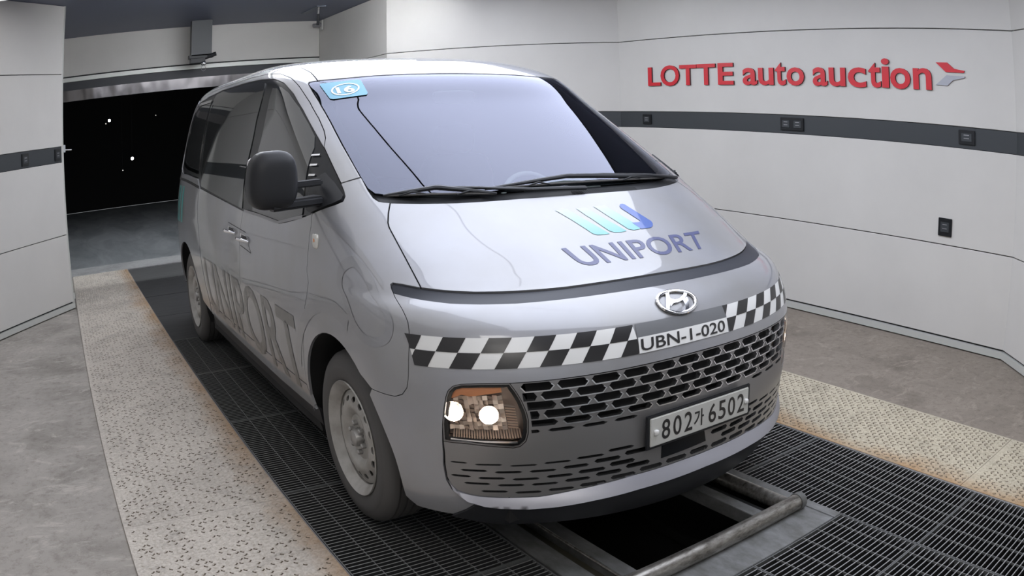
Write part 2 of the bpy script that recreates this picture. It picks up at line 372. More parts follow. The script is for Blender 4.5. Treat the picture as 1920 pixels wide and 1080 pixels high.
# luminous ceiling: two diffuser panels in dark frames over the van
for i, (y0, y1) in enumerate(((-2.3, 1.37), (1.37, 4.40))):
    e = tag(empty('ceiling_light', (0, (y0+y1)/2, HZ)), ('large lit ceiling diffuser over the nose of the van', 'large lit ceiling diffuser over the rear of the van')[i], 'ceiling light')
    h = (y1-y0)/2
    box('diffuser', (-.75, -h, -.045), (2.15, h, -.03), M['panel_lit'], e)
    for x in (-.79, 2.15): box('light_frame', (x, -h-.01, -.05), (x+.04, h+.01, 0), M['frame_dark'], e)
e = tag(empty('ceiling_light', (-2.0, 1.05, HZ)), 'added dim fill panel over the left side of the bay', 'ceiling light')  # invented panel, adds weak light to the left floor and wall
box('diffuser', (-1.2, -3.2, -.045), (1.2, 3.35, -.03), M['left_fill'], e)
e = tag(empty('ceiling_light', (-1.6, -4.1, HZ)), 'added unseen fill panel by the entrance', 'ceiling light')  # invented panel behind the camera, lifts the left foreground and bumper corner
box('diffuser', (-.55, -1.1, -.045), (.55, 1.1, -.03), M['entrance_fill'], e)
for x in (-.59, .55): box('light_frame', (x, -1.1, -.05), (x+.04, 1.1, 0), M['frame_dark'], e)
cb = tag(tube('ceiling_cable', [(-.55, 1.97, 3.0), (-.18, 1.28, 3.0), (.12, .73, 3.0), (.47, .08, 3.0), (.80, -.53, 3.0)], .009, M['black_soft']), 'thin black cable hung under the lit ceiling', 'cable')
# hanging sensor post in front of the back wall
sp = tag(empty('hanging_post', (-.03, 7.35, HZ)), 'dark square post hanging from the ceiling in front of the doorway header', 'post')
box('post_column', (-.135, -.06, -.47), (.145, .06, 0), M['band'], sp)
bm = bmesh.new(); add_prism(bm, [(-.16, -.06), (.17, -.06), (.17, .06), (-.16, .06)], -.50, -.455)
add_prism(bm, [(-.14, -.05), (.06, -.05), (.06, .05), (-.14, .05)], -.56, -.50); bmesh.ops.recalc_face_normals(bm, faces=bm.faces[:]); bm_obj('post_foot', bm, M['black'], sp)
tube('sensor_arm', [(.05, -.02, -.50), (.20, -.08, -.46)], .028, M['black'], sp); superq('sensor_head', (.035, -.05, -.575), (.035, .035, .028), .7, .8, M['satin'], sp)
tube('sensor_ring', [(.03+.03*math.cos(t), -.07, -.64+.035*math.sin(t)) for t in np.linspace(0, 2*PI, 14)], .004, M['steel_dull'], sp, 6)
# hanging rod and ceiling box
rd = tag(empty('hanging_rod', (1.34, 6.60, HZ)), 'thin chrome rod hanging from the dark ceiling by the right wall', 'rod')
tube('rod', [(-.02, -.1, .0), (-.01, -.05, -.12), (-.005, -.03, -.235)], .013, M['satin'], rd); tube('rod_clamp', [(-.012, -.06, -.09), (-.005, -.03, -.235)], .017, M['black'], rd)
wb = tag(empty('corner_bracket', (1.79, 7.66, 2.99)), 'small grey bracket in the ceiling corner beside the hanging rod', 'bracket')
tube('bracket_arm', [(-.14, -.02, .0), (.0, 0, .02)], .03, M['steel_dull'], wb); box('bracket_plate', (-.02, -.04, -.06), (.0, .04, .08), M['alu'], wb)
cbx = tag(box('ceiling_box', (1.28, 6.45, HZ-.012), (1.40, 7.06, HZ), mat('box_grey', (.12, .135, .17), .5)), 'pale grey cover on the dark ceiling left of the hanging rod', 'cover')

# ------------------------------------------------------------------ floor
slab = []
def floor_poly(name, pts, z0, z1, m): return prism(name, [sk(*p) for p in pts], z0, z1, m)
fl = floor_poly('floor', [(-3.6, -6.6), (-1.95, -6.6), (-1.95, 7.43), (-3.6, 7.43)], -.12, -.012, M['concrete']); tag(fl, kind='structure')
fr = floor_poly('floor_right', [(1.985, -6.6), (3.7, -6.6), (3.7, 7.43), (1.985, 7.43)], -.12, -.010, M['concrete2']); tag(fr, kind='structure')
tag(floor_poly('floor_threshold', [(-2.0, 7.43), (1.9, 7.43), (1.9, 8.05), (-2.0, 8.05)], -.12, -.002, M['sill']), kind='structure')
# tread plates: every sheet carries its own raised lozenges
def tread(x0, x1, y0, y1, m, gp=.4):
    bm = bmesh.new(); g = .0015
    add_prism(bm, [sk(x0+g, y0+g), sk(x1-g, y0+g), sk(x1-g, y1-g), sk(x0+g, y1-g)], -.008, 0); bmesh.ops.recalc_face_normals(bm, faces=bm.faces[:])
    me = bpy.data.meshes.new('tread_plate'); bm.to_mesh(me); bm.free()
    V = [tuple(v.co) for v in me.vertices]; F = [tuple(p.vertices) for p in me.polygons]; bpy.data.meshes.remove(me)
    p = .0285; nx = int((x1-x0-.02)/p); ny = int((y1-y0-.02)/p)
    fmx = [0]*len(F)
    for j in range(ny):
        for i in range(nx):
            cx, cy = x0+.02+(i+.5)*p, y0+.01+(j+.5)*p; a = (PI/4 if (i+j) % 2 else -PI/4)+random.uniform(-.06, .06); wear = random.random()
            hh = .0034 if wear > .25 else .0018; ca, sa = math.cos(a), math.sin(a); lx, ly = .0132, .0050; b = len(V)
            for u, v, z in ((lx, 0, 0), (0, ly, 0), (-lx, 0, 0), (0, -ly, 0), (lx*.5, 0, hh), (-lx*.5, 0, hh)):
                q = sk(cx+u*ca-v*sa, cy+u*sa+v*ca); V.append((q[0], q[1], z))
            F += [(b, b+1, b+4), (b+1, b+5, b+4), (b+1, b+2, b+5), (b+2, b+3, b+5), (b+3, b+4, b+5), (b+3, b, b+4)]; fmx += [0]*6
            if random.random() < gp:      # dark mark in front of the lozenge
                c = len(V); 
                for u, v in ((lx*.8, -ly*2.0), (-lx*.5, -ly*2.2), (-lx*.8, -ly*.4), (lx*.7, -ly*.4)):
                    q = sk(cx+u*ca-v*sa, cy+u*sa+v*ca); V.append((q[0], q[1], .0003))
                F.append((c, c+3, c+2, c+1)); fmx.append(1)
    o = mesh_obj('tread_plate', V, F, m, None, False, [m, M['tread_gap']], fmx); return o
for y0, y1 in ((5.88, 7.42), (3.10, 5.88), (.32, 3.10), (-2.46, .32), (-4.9, -2.46)):
    o = tread(-1.958, -1.178, y0, y1, M['tread_L']); o.parent = fl
for y0, y1 in ((4.0, 7.42), (1.22, 4.0), (-1.56, 1.22), (-4.34, -1.56)):
    o = tread(1.246, 1.995, y0, y1, M['tread_R'], .8); o.parent = fr
# angle iron along the grating
for x, p in ((-1.176, fl), (1.241, fr)):
    a, b = sk(x, -4.5), sk(x, 7.42); tube('edge_angle', [(a[0], a[1], -.004), (b[0], b[1], -.004)], .004, M['steel_dull'], p, 6)
# dark sheet behind
sheet = floor_poly('floor_sheet', [(-1.172, 3.43), (1.237, 3.43), (1.237, 7.42), (-1.172, 7.42)], -.03, -.012, M['sheet']); tag(sheet, kind='structure')
for y in (4.4, 5.4, 6.4): box('sheet_joint', (-1.165, y, -.012), (1.23, y+.008, -.0105), M['grate_dark'], sheet)
# bar gratings in modules
BP = .0254; gm = {}
gr = empty('floor_grating', (0, 0, 0)); tag(gr, kind='structure')
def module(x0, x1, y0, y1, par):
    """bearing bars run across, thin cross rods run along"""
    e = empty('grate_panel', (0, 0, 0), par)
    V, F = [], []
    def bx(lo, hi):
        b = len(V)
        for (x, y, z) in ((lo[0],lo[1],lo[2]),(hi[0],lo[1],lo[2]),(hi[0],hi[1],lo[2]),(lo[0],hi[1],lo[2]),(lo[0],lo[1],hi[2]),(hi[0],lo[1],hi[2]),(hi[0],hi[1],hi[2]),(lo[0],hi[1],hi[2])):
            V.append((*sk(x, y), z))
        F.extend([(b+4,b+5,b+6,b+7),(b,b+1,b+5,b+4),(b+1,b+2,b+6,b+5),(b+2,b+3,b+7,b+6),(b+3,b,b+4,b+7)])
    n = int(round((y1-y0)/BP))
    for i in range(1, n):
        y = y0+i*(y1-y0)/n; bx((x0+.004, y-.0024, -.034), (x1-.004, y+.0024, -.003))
    tag(mesh_obj('bearing_bars', V, F, None, e, False, [M['grate'], M['grate_dark']], [0 if i % 5 == 0 else 1 for i in range(len(F))]), kind='stuff')  # worn bar tops; sides coloured dark as painted shade between the bars
    V.clear(); F.clear()
    k0 = math.ceil((x0+.03+.055)/.1); x = k0*.1-.055
    while x < x1-.02: bx((x-.0016, y0+.004, -.013), (x+.0016, y1-.004, -.0032)); x += .1
    tag(mesh_obj('cross_rods', V, F, M['grate_rod'], e), kind='stuff')
    V.clear(); F.clear()
    bx((x0, y0+.001, -.036), (x0+.005, y1-.001, -.002)); bx((x1-.005, y0+.001, -.036), (x1, y1-.001, -.002)); bx((x0+.005, y0+.001, -.036), (x1-.005, y0+.006, -.002)); bx((x0+.005, y1-.006, -.036), (x1-.005, y1-.001, -.002))
    mesh_obj('grate_frame', V, F, M['grate_rod'], e)
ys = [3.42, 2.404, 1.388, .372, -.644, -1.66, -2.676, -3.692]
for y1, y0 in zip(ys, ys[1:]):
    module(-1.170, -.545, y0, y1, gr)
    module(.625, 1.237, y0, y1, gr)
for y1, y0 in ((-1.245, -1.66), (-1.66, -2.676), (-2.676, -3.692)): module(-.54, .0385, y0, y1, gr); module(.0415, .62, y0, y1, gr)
tag(box('sky_block_slab', (-4, -6.7, -1.8), (4, 8.1, -1.7), M['pit']), kind='structure')  # unseen slab added to stop sky light leaking up through floor gaps
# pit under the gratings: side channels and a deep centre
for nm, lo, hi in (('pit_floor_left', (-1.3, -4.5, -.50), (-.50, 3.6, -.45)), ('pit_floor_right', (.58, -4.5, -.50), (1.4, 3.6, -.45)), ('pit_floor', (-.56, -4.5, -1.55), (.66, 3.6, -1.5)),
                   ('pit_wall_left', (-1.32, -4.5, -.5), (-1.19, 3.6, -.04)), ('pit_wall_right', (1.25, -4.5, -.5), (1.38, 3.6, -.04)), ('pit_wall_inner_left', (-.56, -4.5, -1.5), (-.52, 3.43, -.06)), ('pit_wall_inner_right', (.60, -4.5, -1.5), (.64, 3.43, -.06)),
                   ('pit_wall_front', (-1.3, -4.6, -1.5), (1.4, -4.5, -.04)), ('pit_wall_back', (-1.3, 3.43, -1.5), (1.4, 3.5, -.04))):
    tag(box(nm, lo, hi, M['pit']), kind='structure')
# lift frame round the pit opening
lf = tag(empty('pit_frame', (0, -1.0, 0)), 'steel frame with a round cross pipe around the open pit in front of the van', 'frame')
def lfb(nm, lo, hi, m, b=.002): return box(nm, (lo[0], lo[1]+1.0, lo[2]), (hi[0], hi[1]+1.0, hi[2]), m, lf, b)
lfb('side_rail', (-.535, -1.245, -.05), (-.44, 3.3, -.004), M['rail']); lfb('side_rail', (.565, -1.245, -.05), (.618, 3.3, .002), M['rail'])
lfb('inner_channel', (-.372, -1.02, -.07), (-.297, 3.3, -.006), M['rail']); lfb('inner_channel', (.350, -1.02, -.07), (.412, 3.3, -.010), M['rail'])
lfb('channel_web', (-.44, -1.02, -.08), (-.372, 3.3, -.045), M['pit_beam']); lfb('channel_web', (.412, -1.02, -.08), (.495, 3.3, -.05), M['grate_dark'])
tube('side_pipe', [(-.375, -.02, -.004), (-.375, 4.3, -.004)], .006, M['pipe'], lf, 8)
tube('side_pipe', [(.530, -.02, -.012), (.530, 4.3, -.012)], .034, M['pipe'], lf, 16)
tube('cross_pipe', [(-.47, -.060, .028), (.535, -.060, .028)], .036, M['pipe'], lf, 20)
tube('pipe_end', [(.515, -.060, .028), (.548, -.060, .028)], .039, M['rail'], lf, 20)
lfb('end_plate', (-.535, -1.240, -.03), (.615, -1.075, -.002), M['rail'])
lfb('lower_beam', (-.10, -1.2, -.36), (.02, 2.5, -.30), M['pit_beam'])

# ------------------------------------------------------------------ sign on the right wall
(_p0, _d, _n) = walls['wall_right'][1]
def on_wall(y, z, off=0.):        # point on the right wall at the given y
    s = (y-_p0.y)/_d.y; q = _p0+_d*s+_n*off; return Vector((q.x, q.y, z))
sg = tag(empty('wall_sign', on_wall(1.4, 1.89)), 'large red raised lettering with a red and grey wing emblem on the right wall', 'sign')
def solid_on_wall(name, V2, F, ext, m, par, org):
    """V2 in (along the wall to the right, up); a thin solid standing off the wall"""
    bm = bmesh.new(); f = [bm.verts.new((float(a), float(b), 0)) for a, b in V2]
    fs = []
    for q in F:
        try: fs.append(bm.faces.new([f[i] for i in q]))
        except ValueError: pass
    r = bmesh.ops.extrude_face_region(bm, geom=bm.faces[:]); top = [g for g in r['geom'] if isinstance(g, bmesh.types.BMVert)]
    for v in top: v.co.z += ext
    bmesh.ops.recalc_face_normals(bm, faces=bm.faces[:])
    R = Vector((-_d.x, -_d.y, 0)); o0 = Vector(org)
    for fc in bm.faces: fc.material_index = 1 if abs(fc.normal.z) < .5 else 0
    for v in bm.verts: v.co = o0+R*v.co.x+Vector((0, 0, 1))*v.co.y+_n*v.co.z-Vector(par.location)
    bmesh.ops.recalc_face_normals(bm, faces=bm.faces[:])
    return bm_obj(name, bm, [m, M['sign_side']], par)
LET = [('L',3.094,2.913,1.889,2.076,.006),('O',2.912,2.653,1.884,2.088,.006),('T',2.647,2.420,1.889,2.085,.006),('T',2.414,2.175,1.889,2.087,.006),('E',2.143,1.950,1.889,2.090,.006),
       ('a',1.840,1.667,1.885,2.040,.016),('u',1.655,1.478,1.885,2.038,.016),('t',1.460,1.341,1.885,2.083,.016),('o',1.331,1.140,1.884,2.040,.016),
       ('a',1.047,.892,1.885,2.041,.016),('u',.876,.705,1.885,2.040,.016),('c',.679,.495,1.882,2.044,.016),('t',.471,.350,1.886,2.085,.016),('i',.342,.265,1.889,2.121,.016),('o',.258,.065,1.884,2.048,.016),('n',.038,-.135,1.889,2.054,.016)]
for ch, ya, yb, za, zb, bo in LET:
    v, f = text_geom(ch, 1., .020 if ch.isupper() else .019)
    lo, hi = v.min(0), v.max(0); q = [((p[0]-lo[0])/(hi[0]-lo[0])*(ya-yb), (p[1]-lo[1])/(hi[1]-lo[1])*(zb-za)) for p in v]
    solid_on_wall('letter', q, f, .016, M['red'], sg, on_wall(ya, za))
E1 = [(-.178,2.103),(-.285,2.105),(-.345,2.060),(-.442,2.048),(-.436,2.032),(-.268,2.032)]
E2 = [(-.443,2.006),(-.275,2.008),(-.243,1.985),(-.173,1.932),(-.279,1.929),(-.332,1.972),(-.440,1.995)]
for E_, mm in ((E1, M['red']), (E2, M['sign_grey'])):
    solid_on_wall('emblem_wing', [(-.17-p[0], p[1]-1.93) for p in E_], [list(range(len(E_)))], .010, mm, sg, on_wall(-.17, 1.93))
# sockets in the band, switch plate
def plate_on(face, s, z0, z1, wd, lab, cat, nm, dd=1, off=-.008):
    p0, d, n = face; c = p0+d*s; c.z = (z0+z1)/2
    e = tag(empty(nm, c), lab, cat); ang = math.atan2(d.y, d.x); e.rotation_euler = (0, 0, ang); h = (z1-z0)/2
    box('cover_plate', (-wd/2, off, -h), (wd/2, off+.012, h), M['socket'], e, .003)
    for k in range(dd):
        x = (k-(dd-1)/2)*wd/dd
        box('inset', (x-wd/dd*.32, off+.010, -h*.55), (x+wd/dd*.32, off+.016, h*.55), M['band'], e, .002)
        for zz in (.25, -.2): box('slot_lip', (x-wd/dd*.16, off+.0155, zz*h), (x+wd/dd*.16, off+.018, zz*h+.006), M['steel_dull'], e)
    return e
fR = walls['wall_right'][1]; 
def sR(y): return (y-fR[0].y)/fR[1].y
plate_on(fR, sR(3.138), 1.505, 1.603, .125, 'black socket in the dark band nearest the windshield', 'socket', 'wall_socket')
plate_on(fR, sR(1.297), 1.500, 1.610, .255, 'double black socket in the dark band under the sign', 'socket', 'wall_socket', 2)
plate_on(fR, sR(-.44), 1.503, 1.610, .150, 'black socket in the dark band under the sign emblem', 'socket', 'wall_socket')
sw = plate_on(fR, sR(-.258), .810, .944, .125, 'black switch plate on the light panel low on the right wall', 'switch', 'wall_switch', 1, 0.)
fL = walls['wall_left_rear'][1]
plate_on(fL, .635, 1.492, 1.612, .11, 'black socket in the dark band at the left edge of the picture', 'socket', 'wall_socket')
plate_on(fL, .088, 1.495, 1.612, .10, 'black socket in the dark band at the end of the left wall', 'socket', 'wall_socket')

# z, yf, w, n, dp
TAB=np.array([
(0.17,-0.88,0.900,1.95,.60),
(0.25,-0.925,0.935,1.95,.60),
(0.33,-0.945,0.952,1.97,.60),
(0.45,-0.935,0.968,2.05,.60),
(0.55,-0.920,0.980,2.2,.60),
(0.65,-0.905,0.988,2.3,.60),
(0.75,-0.885,0.992,2.4,.60),
(0.81,-0.862,0.992,2.45,.60),
(0.87,-0.828,0.990,2.5,.60),
(0.92,-0.777,0.988,2.7,.60),
(0.958,-0.700,0.985,2.95,.60),
(0.985,-0.612,0.982,3.1,.60),
(1.02,-0.545,0.979,3.1,.58),
(1.10,-0.405,0.970,3.2,.56),
(1.20,-0.222,0.955,3.4,.55),
(1.245,-0.144,0.948,3.5,.55),
(1.35,0.046,0.928,3.6,.54),
(1.50,0.314,0.898,3.75,.52),
(1.65,0.576,0.866,3.9,.51),
(1.807,0.845,0.822,4.0,.50),
(1.85,0.965,0.800,3.8,.55),
(1.90,1.150,0.755,3.4,.60),
(1.94,1.420,0.680,3.0,.62),
(1.965,1.750,0.560,2.6,.70),
(1.975,2.05,0.400,2.4,.60)])
YR=np.array([(0.17,4.20),(0.4,4.30),(1.0,4.33),(1.4,4.26),(1.807,4.12),(1.9,4.02),(1.975,3.7)])
def pchip(xs,ys):
    xs=np.asarray(xs,float);ys=np.asarray(ys,float);h=np.diff(xs);dl=np.diff(ys)/h
    m=np.zeros_like(ys)
    for i in range(1,len(xs)-1):
        if dl[i-1]*dl[i]>0:
            w1=2*h[i]+h[i-1];w2=h[i]+2*h[i-1]
            m[i]=(w1+w2)/(w1/dl[i-1]+w2/dl[i])
    m[0]=dl[0];m[-1]=dl[-1]
    def f(x):
        x=np.clip(np.asarray(x,float),xs[0],xs[-1]);k=np.clip(np.searchsorted(xs,x)-1,0,len(xs)-2)
        t=(x-xs[k])/h[k]
        return (ys[k]*(1+2*t)*(1-t)**2+m[k]*h[k]*t*(1-t)**2+ys[k+1]*t*t*(3-2*t)+m[k+1]*h[k]*t*t*(t-1))
    return f
_zz=np.linspace(TAB[0,0]-.1,TAB[-1,0]+.1,1801);_kk=np.exp(-.5*(np.arange(-60,61)*(_zz[1]-_zz[0])/.017)**2);_kk/=_kk.sum()
def smooth(xs,ys):
    f=pchip(xs,ys);a=f(_zz);m0=(ys[1]-ys[0])/(xs[1]-xs[0]);a=np.where(_zz<xs[0],ys[0]+(_zz-xs[0])*m0,a);m1=(ys[-1]-ys[-2])/(xs[-1]-xs[-2]);a=np.where(_zz>xs[-1],ys[-1]+(_zz-xs[-1])*m1,a)
    b=np.convolve(np.pad(a,60,mode='edge'),_kk,'valid');wt=np.clip((_zz-1.05)/.1,0,1)*np.clip((1.9-_zz)/.05,0,1);b=a*(1-wt)+b*wt
    return lambda x:np.interp(np.clip(x,xs[0],xs[-1]),_zz,b)
f_yf,f_w,f_n,f_dp=[smooth(TAB[:,0],TAB[:,i]) for i in (1,2,3,4)]
f_yr=pchip(YR[:,0],YR[:,1])
_z=np.linspace(TAB[0,0],TAB[-1,0],2000);_v=np.concatenate([[0],np.cumsum(np.hypot(np.diff(_z),np.diff(f_yf(_z))))])
def z2v(z): return np.interp(z,_z,_v)
def v2z(v): return np.interp(v,_v,_z)
VMAX=_v[-1]
# superellipse normalised-arclength tables (aspect .95 x .6)
_ns=np.linspace(1.8,4.2,25);_q=np.linspace(0,1,201);_A=[]
for n in _ns:
    t=np.linspace(0,np.pi/2,4001);X=np.sin(t)**(2/n)*.95;Y=.6*(1-np.cos(t)**(2/n))
    s=np.concatenate([[0],np.cumsum(np.hypot(np.diff(X),np.diff(Y)))]);s/=s[-1]
    _A.append(np.interp(_q,s,t))
_A=np.array(_A)
def _t(q,n):
    i=(np.clip(n,1.8,4.2)-1.8)/2.4*24;k=np.minimum(i.astype(int),23);f=i-k
    j=np.clip(q,0,1)*200;l=np.minimum(j.astype(int),199);g=j-l
    a=_A[k,l]*(1-g)+_A[k,l+1]*g;b=_A[k+1,l]*(1-g)+_A[k+1,l+1]*g
    return a*(1-f)+b*f
# U: 0..1.25 front quarter, 1.25..4.0 side, 4.0..5.2 rear quarter ; sign of U = side of van (negative: photo left)
UF,US,UR=1.25,4.0,5.2
def S(U,v):
    U=np.asarray(U,float);v=np.asarray(v,float);U,v=np.broadcast_arrays(U,v)
    sg=np.where(U<0,-1.,1.);a=np.abs(U);z=v2z(v)
    yf,w,n,dp,yr=f_yf(z),f_w(z),f_n(z),f_dp(z),f_yr(z)
    t=_t(a/UF,n);c=np.clip(np.cos(t),0,1);s_=np.clip(np.sin(t),0,1)
    xf=w*s_**(2/n);yfr=yf+dp*(1-c**(2/n))
    dr=.95;ys=yf+dp+(a-UF)/(US-UF)*(yr-dr-yf-dp)
    tr=np.clip((a-US)/(UR-US),0,1)*np.pi/2;nr=3.
    xr=w*np.clip(np.cos(tr),0,1)**(2/nr);yrr=yr-dr+dr*np.clip(np.sin(tr),0,1)**(2/nr)
    x=np.where(a<UF,xf,np.where(a<US,w,xr));y=np.where(a<UF,yfr,np.where(a<US,ys,yrr))
    return np.stack([sg*x,y,z],-1)

LOGO = {'bars': [[(-0.1159, 1.4197), (-0.0607, 1.4195), (0.0183, 1.2377), (-0.0032, 1.2365), (-0.038, 1.2393), (-0.0529, 1.2507), (-0.0609, 1.2789), (-0.0862, 1.3533), (-0.1059, 1.3996)], [(-0.0197, 1.4202), (0.0236, 1.4194), (0.1034, 1.2434), (0.0793, 1.2399), (0.0463, 1.2416), (0.0283, 1.2554), (0.0185, 1.2875), (-0.0041, 1.3661)], [(0.065, 1.4237), (0.1206, 1.425), (0.1684, 1.2993), (0.1819, 1.2559), (0.1694, 1.2453), (0.1391, 1.2439), (0.1192, 1.2532), (0.1096, 1.2828), (0.0848, 1.3597)]], 'hook': [(0.1871, 1.4113), (0.1987, 1.4231), (0.2116, 1.4249), (0.2193, 1.4192), (0.2622, 1.2899), (0.2594, 1.2727), (0.2458, 1.2555), (0.2281, 1.2462), (0.1805, 1.2448), (0.1772, 1.2466), (0.1629, 1.2918), (0.2006, 1.29), (0.2122, 1.2993), (0.1834, 1.3953)]}
# ------------------------------------------------------------------ van body surface
def Nrm(U, v):
    U = np.asarray(U, float); v = np.asarray(v, float); e = 2e-3
    a = S(U+e, v)-S(U-e, v); vv = np.clip(v, e, VMAX-e); b = S(U, vv+e)-S(U, vv-e)
    n = np.cross(a, b); return n/(np.linalg.norm(n, axis=-1, keepdims=True)+1e-12)
def P3(U, v, off=0.): return S(U, v)+Nrm(U, v)*off
def yz2u(y, z, side=-1):
    us = np.linspace(0, UR, 1500); vv = z2v(z); ys = S(us, vv)[:, 1]; return side*float(np.interp(y, ys, us)), float(vv)
def xz2u(x, z):
    us = np.linspace(0, UF, 600); vv = z2v(z); xs = S(us, vv)[:, 0]; return math.copysign(float(np.interp(abs(x), xs, us)), x), float(vv)
def dens(poly, step, closed=True):
    out = []; n = len(poly)
    for i in range(n if closed else n-1):
        a, b = np.array(poly[i], float), np.array(poly[(i+1) % n], float); k = max(1, int(math.ceil(np.hypot(*(b-a))/step)))
        out += [tuple(a+(b-a)*j/k) for j in range(k)]
    if not closed: out.append(tuple(poly[-1]))
    return out
def inpoly(pts, poly):
    pts = np.asarray(pts); p = np.asarray(poly); x, y = pts[:, 0], pts[:, 1]; c = np.zeros(len(pts), bool); j = len(p)-1
    for i in range(len(p)):
        cond = ((p[i, 1] > y) != (p[j, 1] > y)) & (x < (p[j, 0]-p[i, 0])*(y-p[i, 1])/(p[j, 1]-p[i, 1]+1e-15)+p[i, 0]); c ^= cond; j = i
    return c
def segdist(pts, poly):
    p = np.asarray(poly); d = np.full(len(pts), 9.)
    for i in range(len(p)):
        a, b = p[i], p[(i+1) % len(p)]; ab = b-a; t = np.clip(((pts-a)@ab)/(ab@ab+1e-15), 0, 1); d = np.minimum(d, np.linalg.norm(pts-(a+t[:, None]*ab), axis=1))
    return d
def inset_poly(poly, d):
    if not d: return poly
    p = np.array(poly, float); n = len(p); area = .5*sum(p[i, 0]*p[(i+1) % n, 1]-p[(i+1) % n, 0]*p[i, 1] for i in range(n)); sg = 1 if area > 0 else -1; out = []
    for i in range(n):
        e1 = p[i]-p[i-1]; e2 = p[(i+1) % n]-p[i]; e1 /= np.linalg.norm(e1)+1e-12; e2 /= np.linalg.norm(e2)+1e-12
        n1 = np.array([-e1[1], e1[0]])*sg; n2 = np.array([-e2[1], e2[0]])*sg; m = n1+n2; m /= max(np.linalg.norm(m), .5); out.append(tuple(p[i]+m*d/max(.5, float(m@n1))))
    return out
def sym(half):   # half polygon on U<=0 that starts and ends on the centre line
    return list(half)+[(-u, v) for u, v in half[::-1] if abs(u) > 1e-6]
def mir(poly): return [(-u, v) for u, v in poly]
def panel(name, outer, m, parent, holes=(), off=0., depth=.012, step=.03, grid=.045, inset=.002, mirror=False, rim=None):
    outer = inset_poly(outer, inset); holes = [inset_poly(h, -inset) if inset else h for h in holes]
    loops = [dens(outer, step)]+[dens(h, step) for h in holes]
    V, E = [], []
    for lp in loops:
        b = len(V); V += lp; E += [(b+i, b+(i+1) % len(lp)) for i in range(len(lp))]
    A = np.array(outer); lo, hi = A.min(0), A.max(0)
    gx = np.arange(lo[0], hi[0], grid); gy = np.arange(lo[1], hi[1], grid*.87)
    G = np.array([(x+(grid/2 if j % 2 else 0), y) for j, y in enumerate(gy) for x in gx]) if len(gx) and len(gy) else np.zeros((0, 2))
    if len(G):
        k = inpoly(G, outer)
        for h in holes: k &= ~inpoly(G, h)
        G = G[k]
        if len(G):
            d = np.min([segdist(G, lp) for lp in loops], axis=0); G = G[d > grid*.35]; V += [tuple(g) for g in G]
    v2, _, f2, _, _, _ = delaunay_2d_cdt([Vector(p) for p in V], E, [], 0, 1e-6)
    v2 = np.array([tuple(p) for p in v2]); f2 = np.array([list(f) for f in f2 if len(f) == 3])
    c = v2[f2].mean(1); k = inpoly(c, outer)
    for h in holes: k &= ~inpoly(c, h)
    f2 = f2[k]
    a = v2[f2]; cr = (a[:, 1, 0]-a[:, 0, 0])*(a[:, 2, 1]-a[:, 0, 1])-(a[:, 1, 1]-a[:, 0, 1])*(a[:, 2, 0]-a[:, 0, 0])
    f2 = f2[np.abs(cr) > 1e-12]; cr = cr[np.abs(cr) > 1e-12]; f2[cr < 0] = f2[cr < 0][:, ::-1]
    if mirror: v2 = v2*np.array([-1, 1]); f2 = f2[:, ::-1]
    off = off(v2[:, 0], v2[:, 1])[:, None] if callable(off) else off
    pos = P3(v2[:, 0], v2[:, 1], off); nr = Nrm(v2[:, 0], v2[:, 1])
    faces = [tuple(f) for f in f2]; fm = [0]*len(faces); verts = [tuple(p) for p in pos]; norms = [tuple(x) for x in nr]
    if depth:
        cnt = {}
        for f in faces:
            for i in range(3):
                e = (f[i], f[(i+1) % 3]); kx = (min(e), max(e)); cnt.setdefault(kx, []).append(e)
        for kx, es in cnt.items():
            if len(es) == 1:
                i, j = es[0]; t = pos[j]-pos[i]; nn = nr[i]+nr[j]; o = np.cross(t, nn); o /= np.linalg.norm(o)+1e-12; b = len(verts)
                for q, dd in ((i, 0), (j, 0), (j, depth), (i, depth)):
                    verts.append(tuple(pos[q]-nr[q]*dd)); norms.append(tuple(o))
                faces.append((b+1, b, b+3, b+2)); fm.append(1 if rim else 0)
    me = bpy.data.meshes.new(name); me.from_pydata([tuple(map(float, q)) for q in verts], [], [tuple(map(int, f)) for f in faces])
    me.materials.append(m)
    if rim: me.materials.append(rim); me.polygons.foreach_set('material_index', fm)
    me.polygons.foreach_set('use_smooth', [True]*len(faces)); me.update()
    if not isinstance(off, np.ndarray): me.normals_split_custom_set_from_vertices([tuple(map(float, q)) for q in norms])
    return link(name, me, parent)
def catmull(P, k=5):
    P = [np.array(p, float) for p in P]; n = len(P); out = []
    for i in range(n):
        a, b, c, d = P[i-1], P[i], P[(i+1) % n], P[(i+2) % n]
        for j in range(k): t = j/k; out.append(tuple(.5*(2*b+(c-a)*t+(2*a-5*b+4*c-d)*t*t+(3*b-a-3*c+d)*t**3)))
    return out
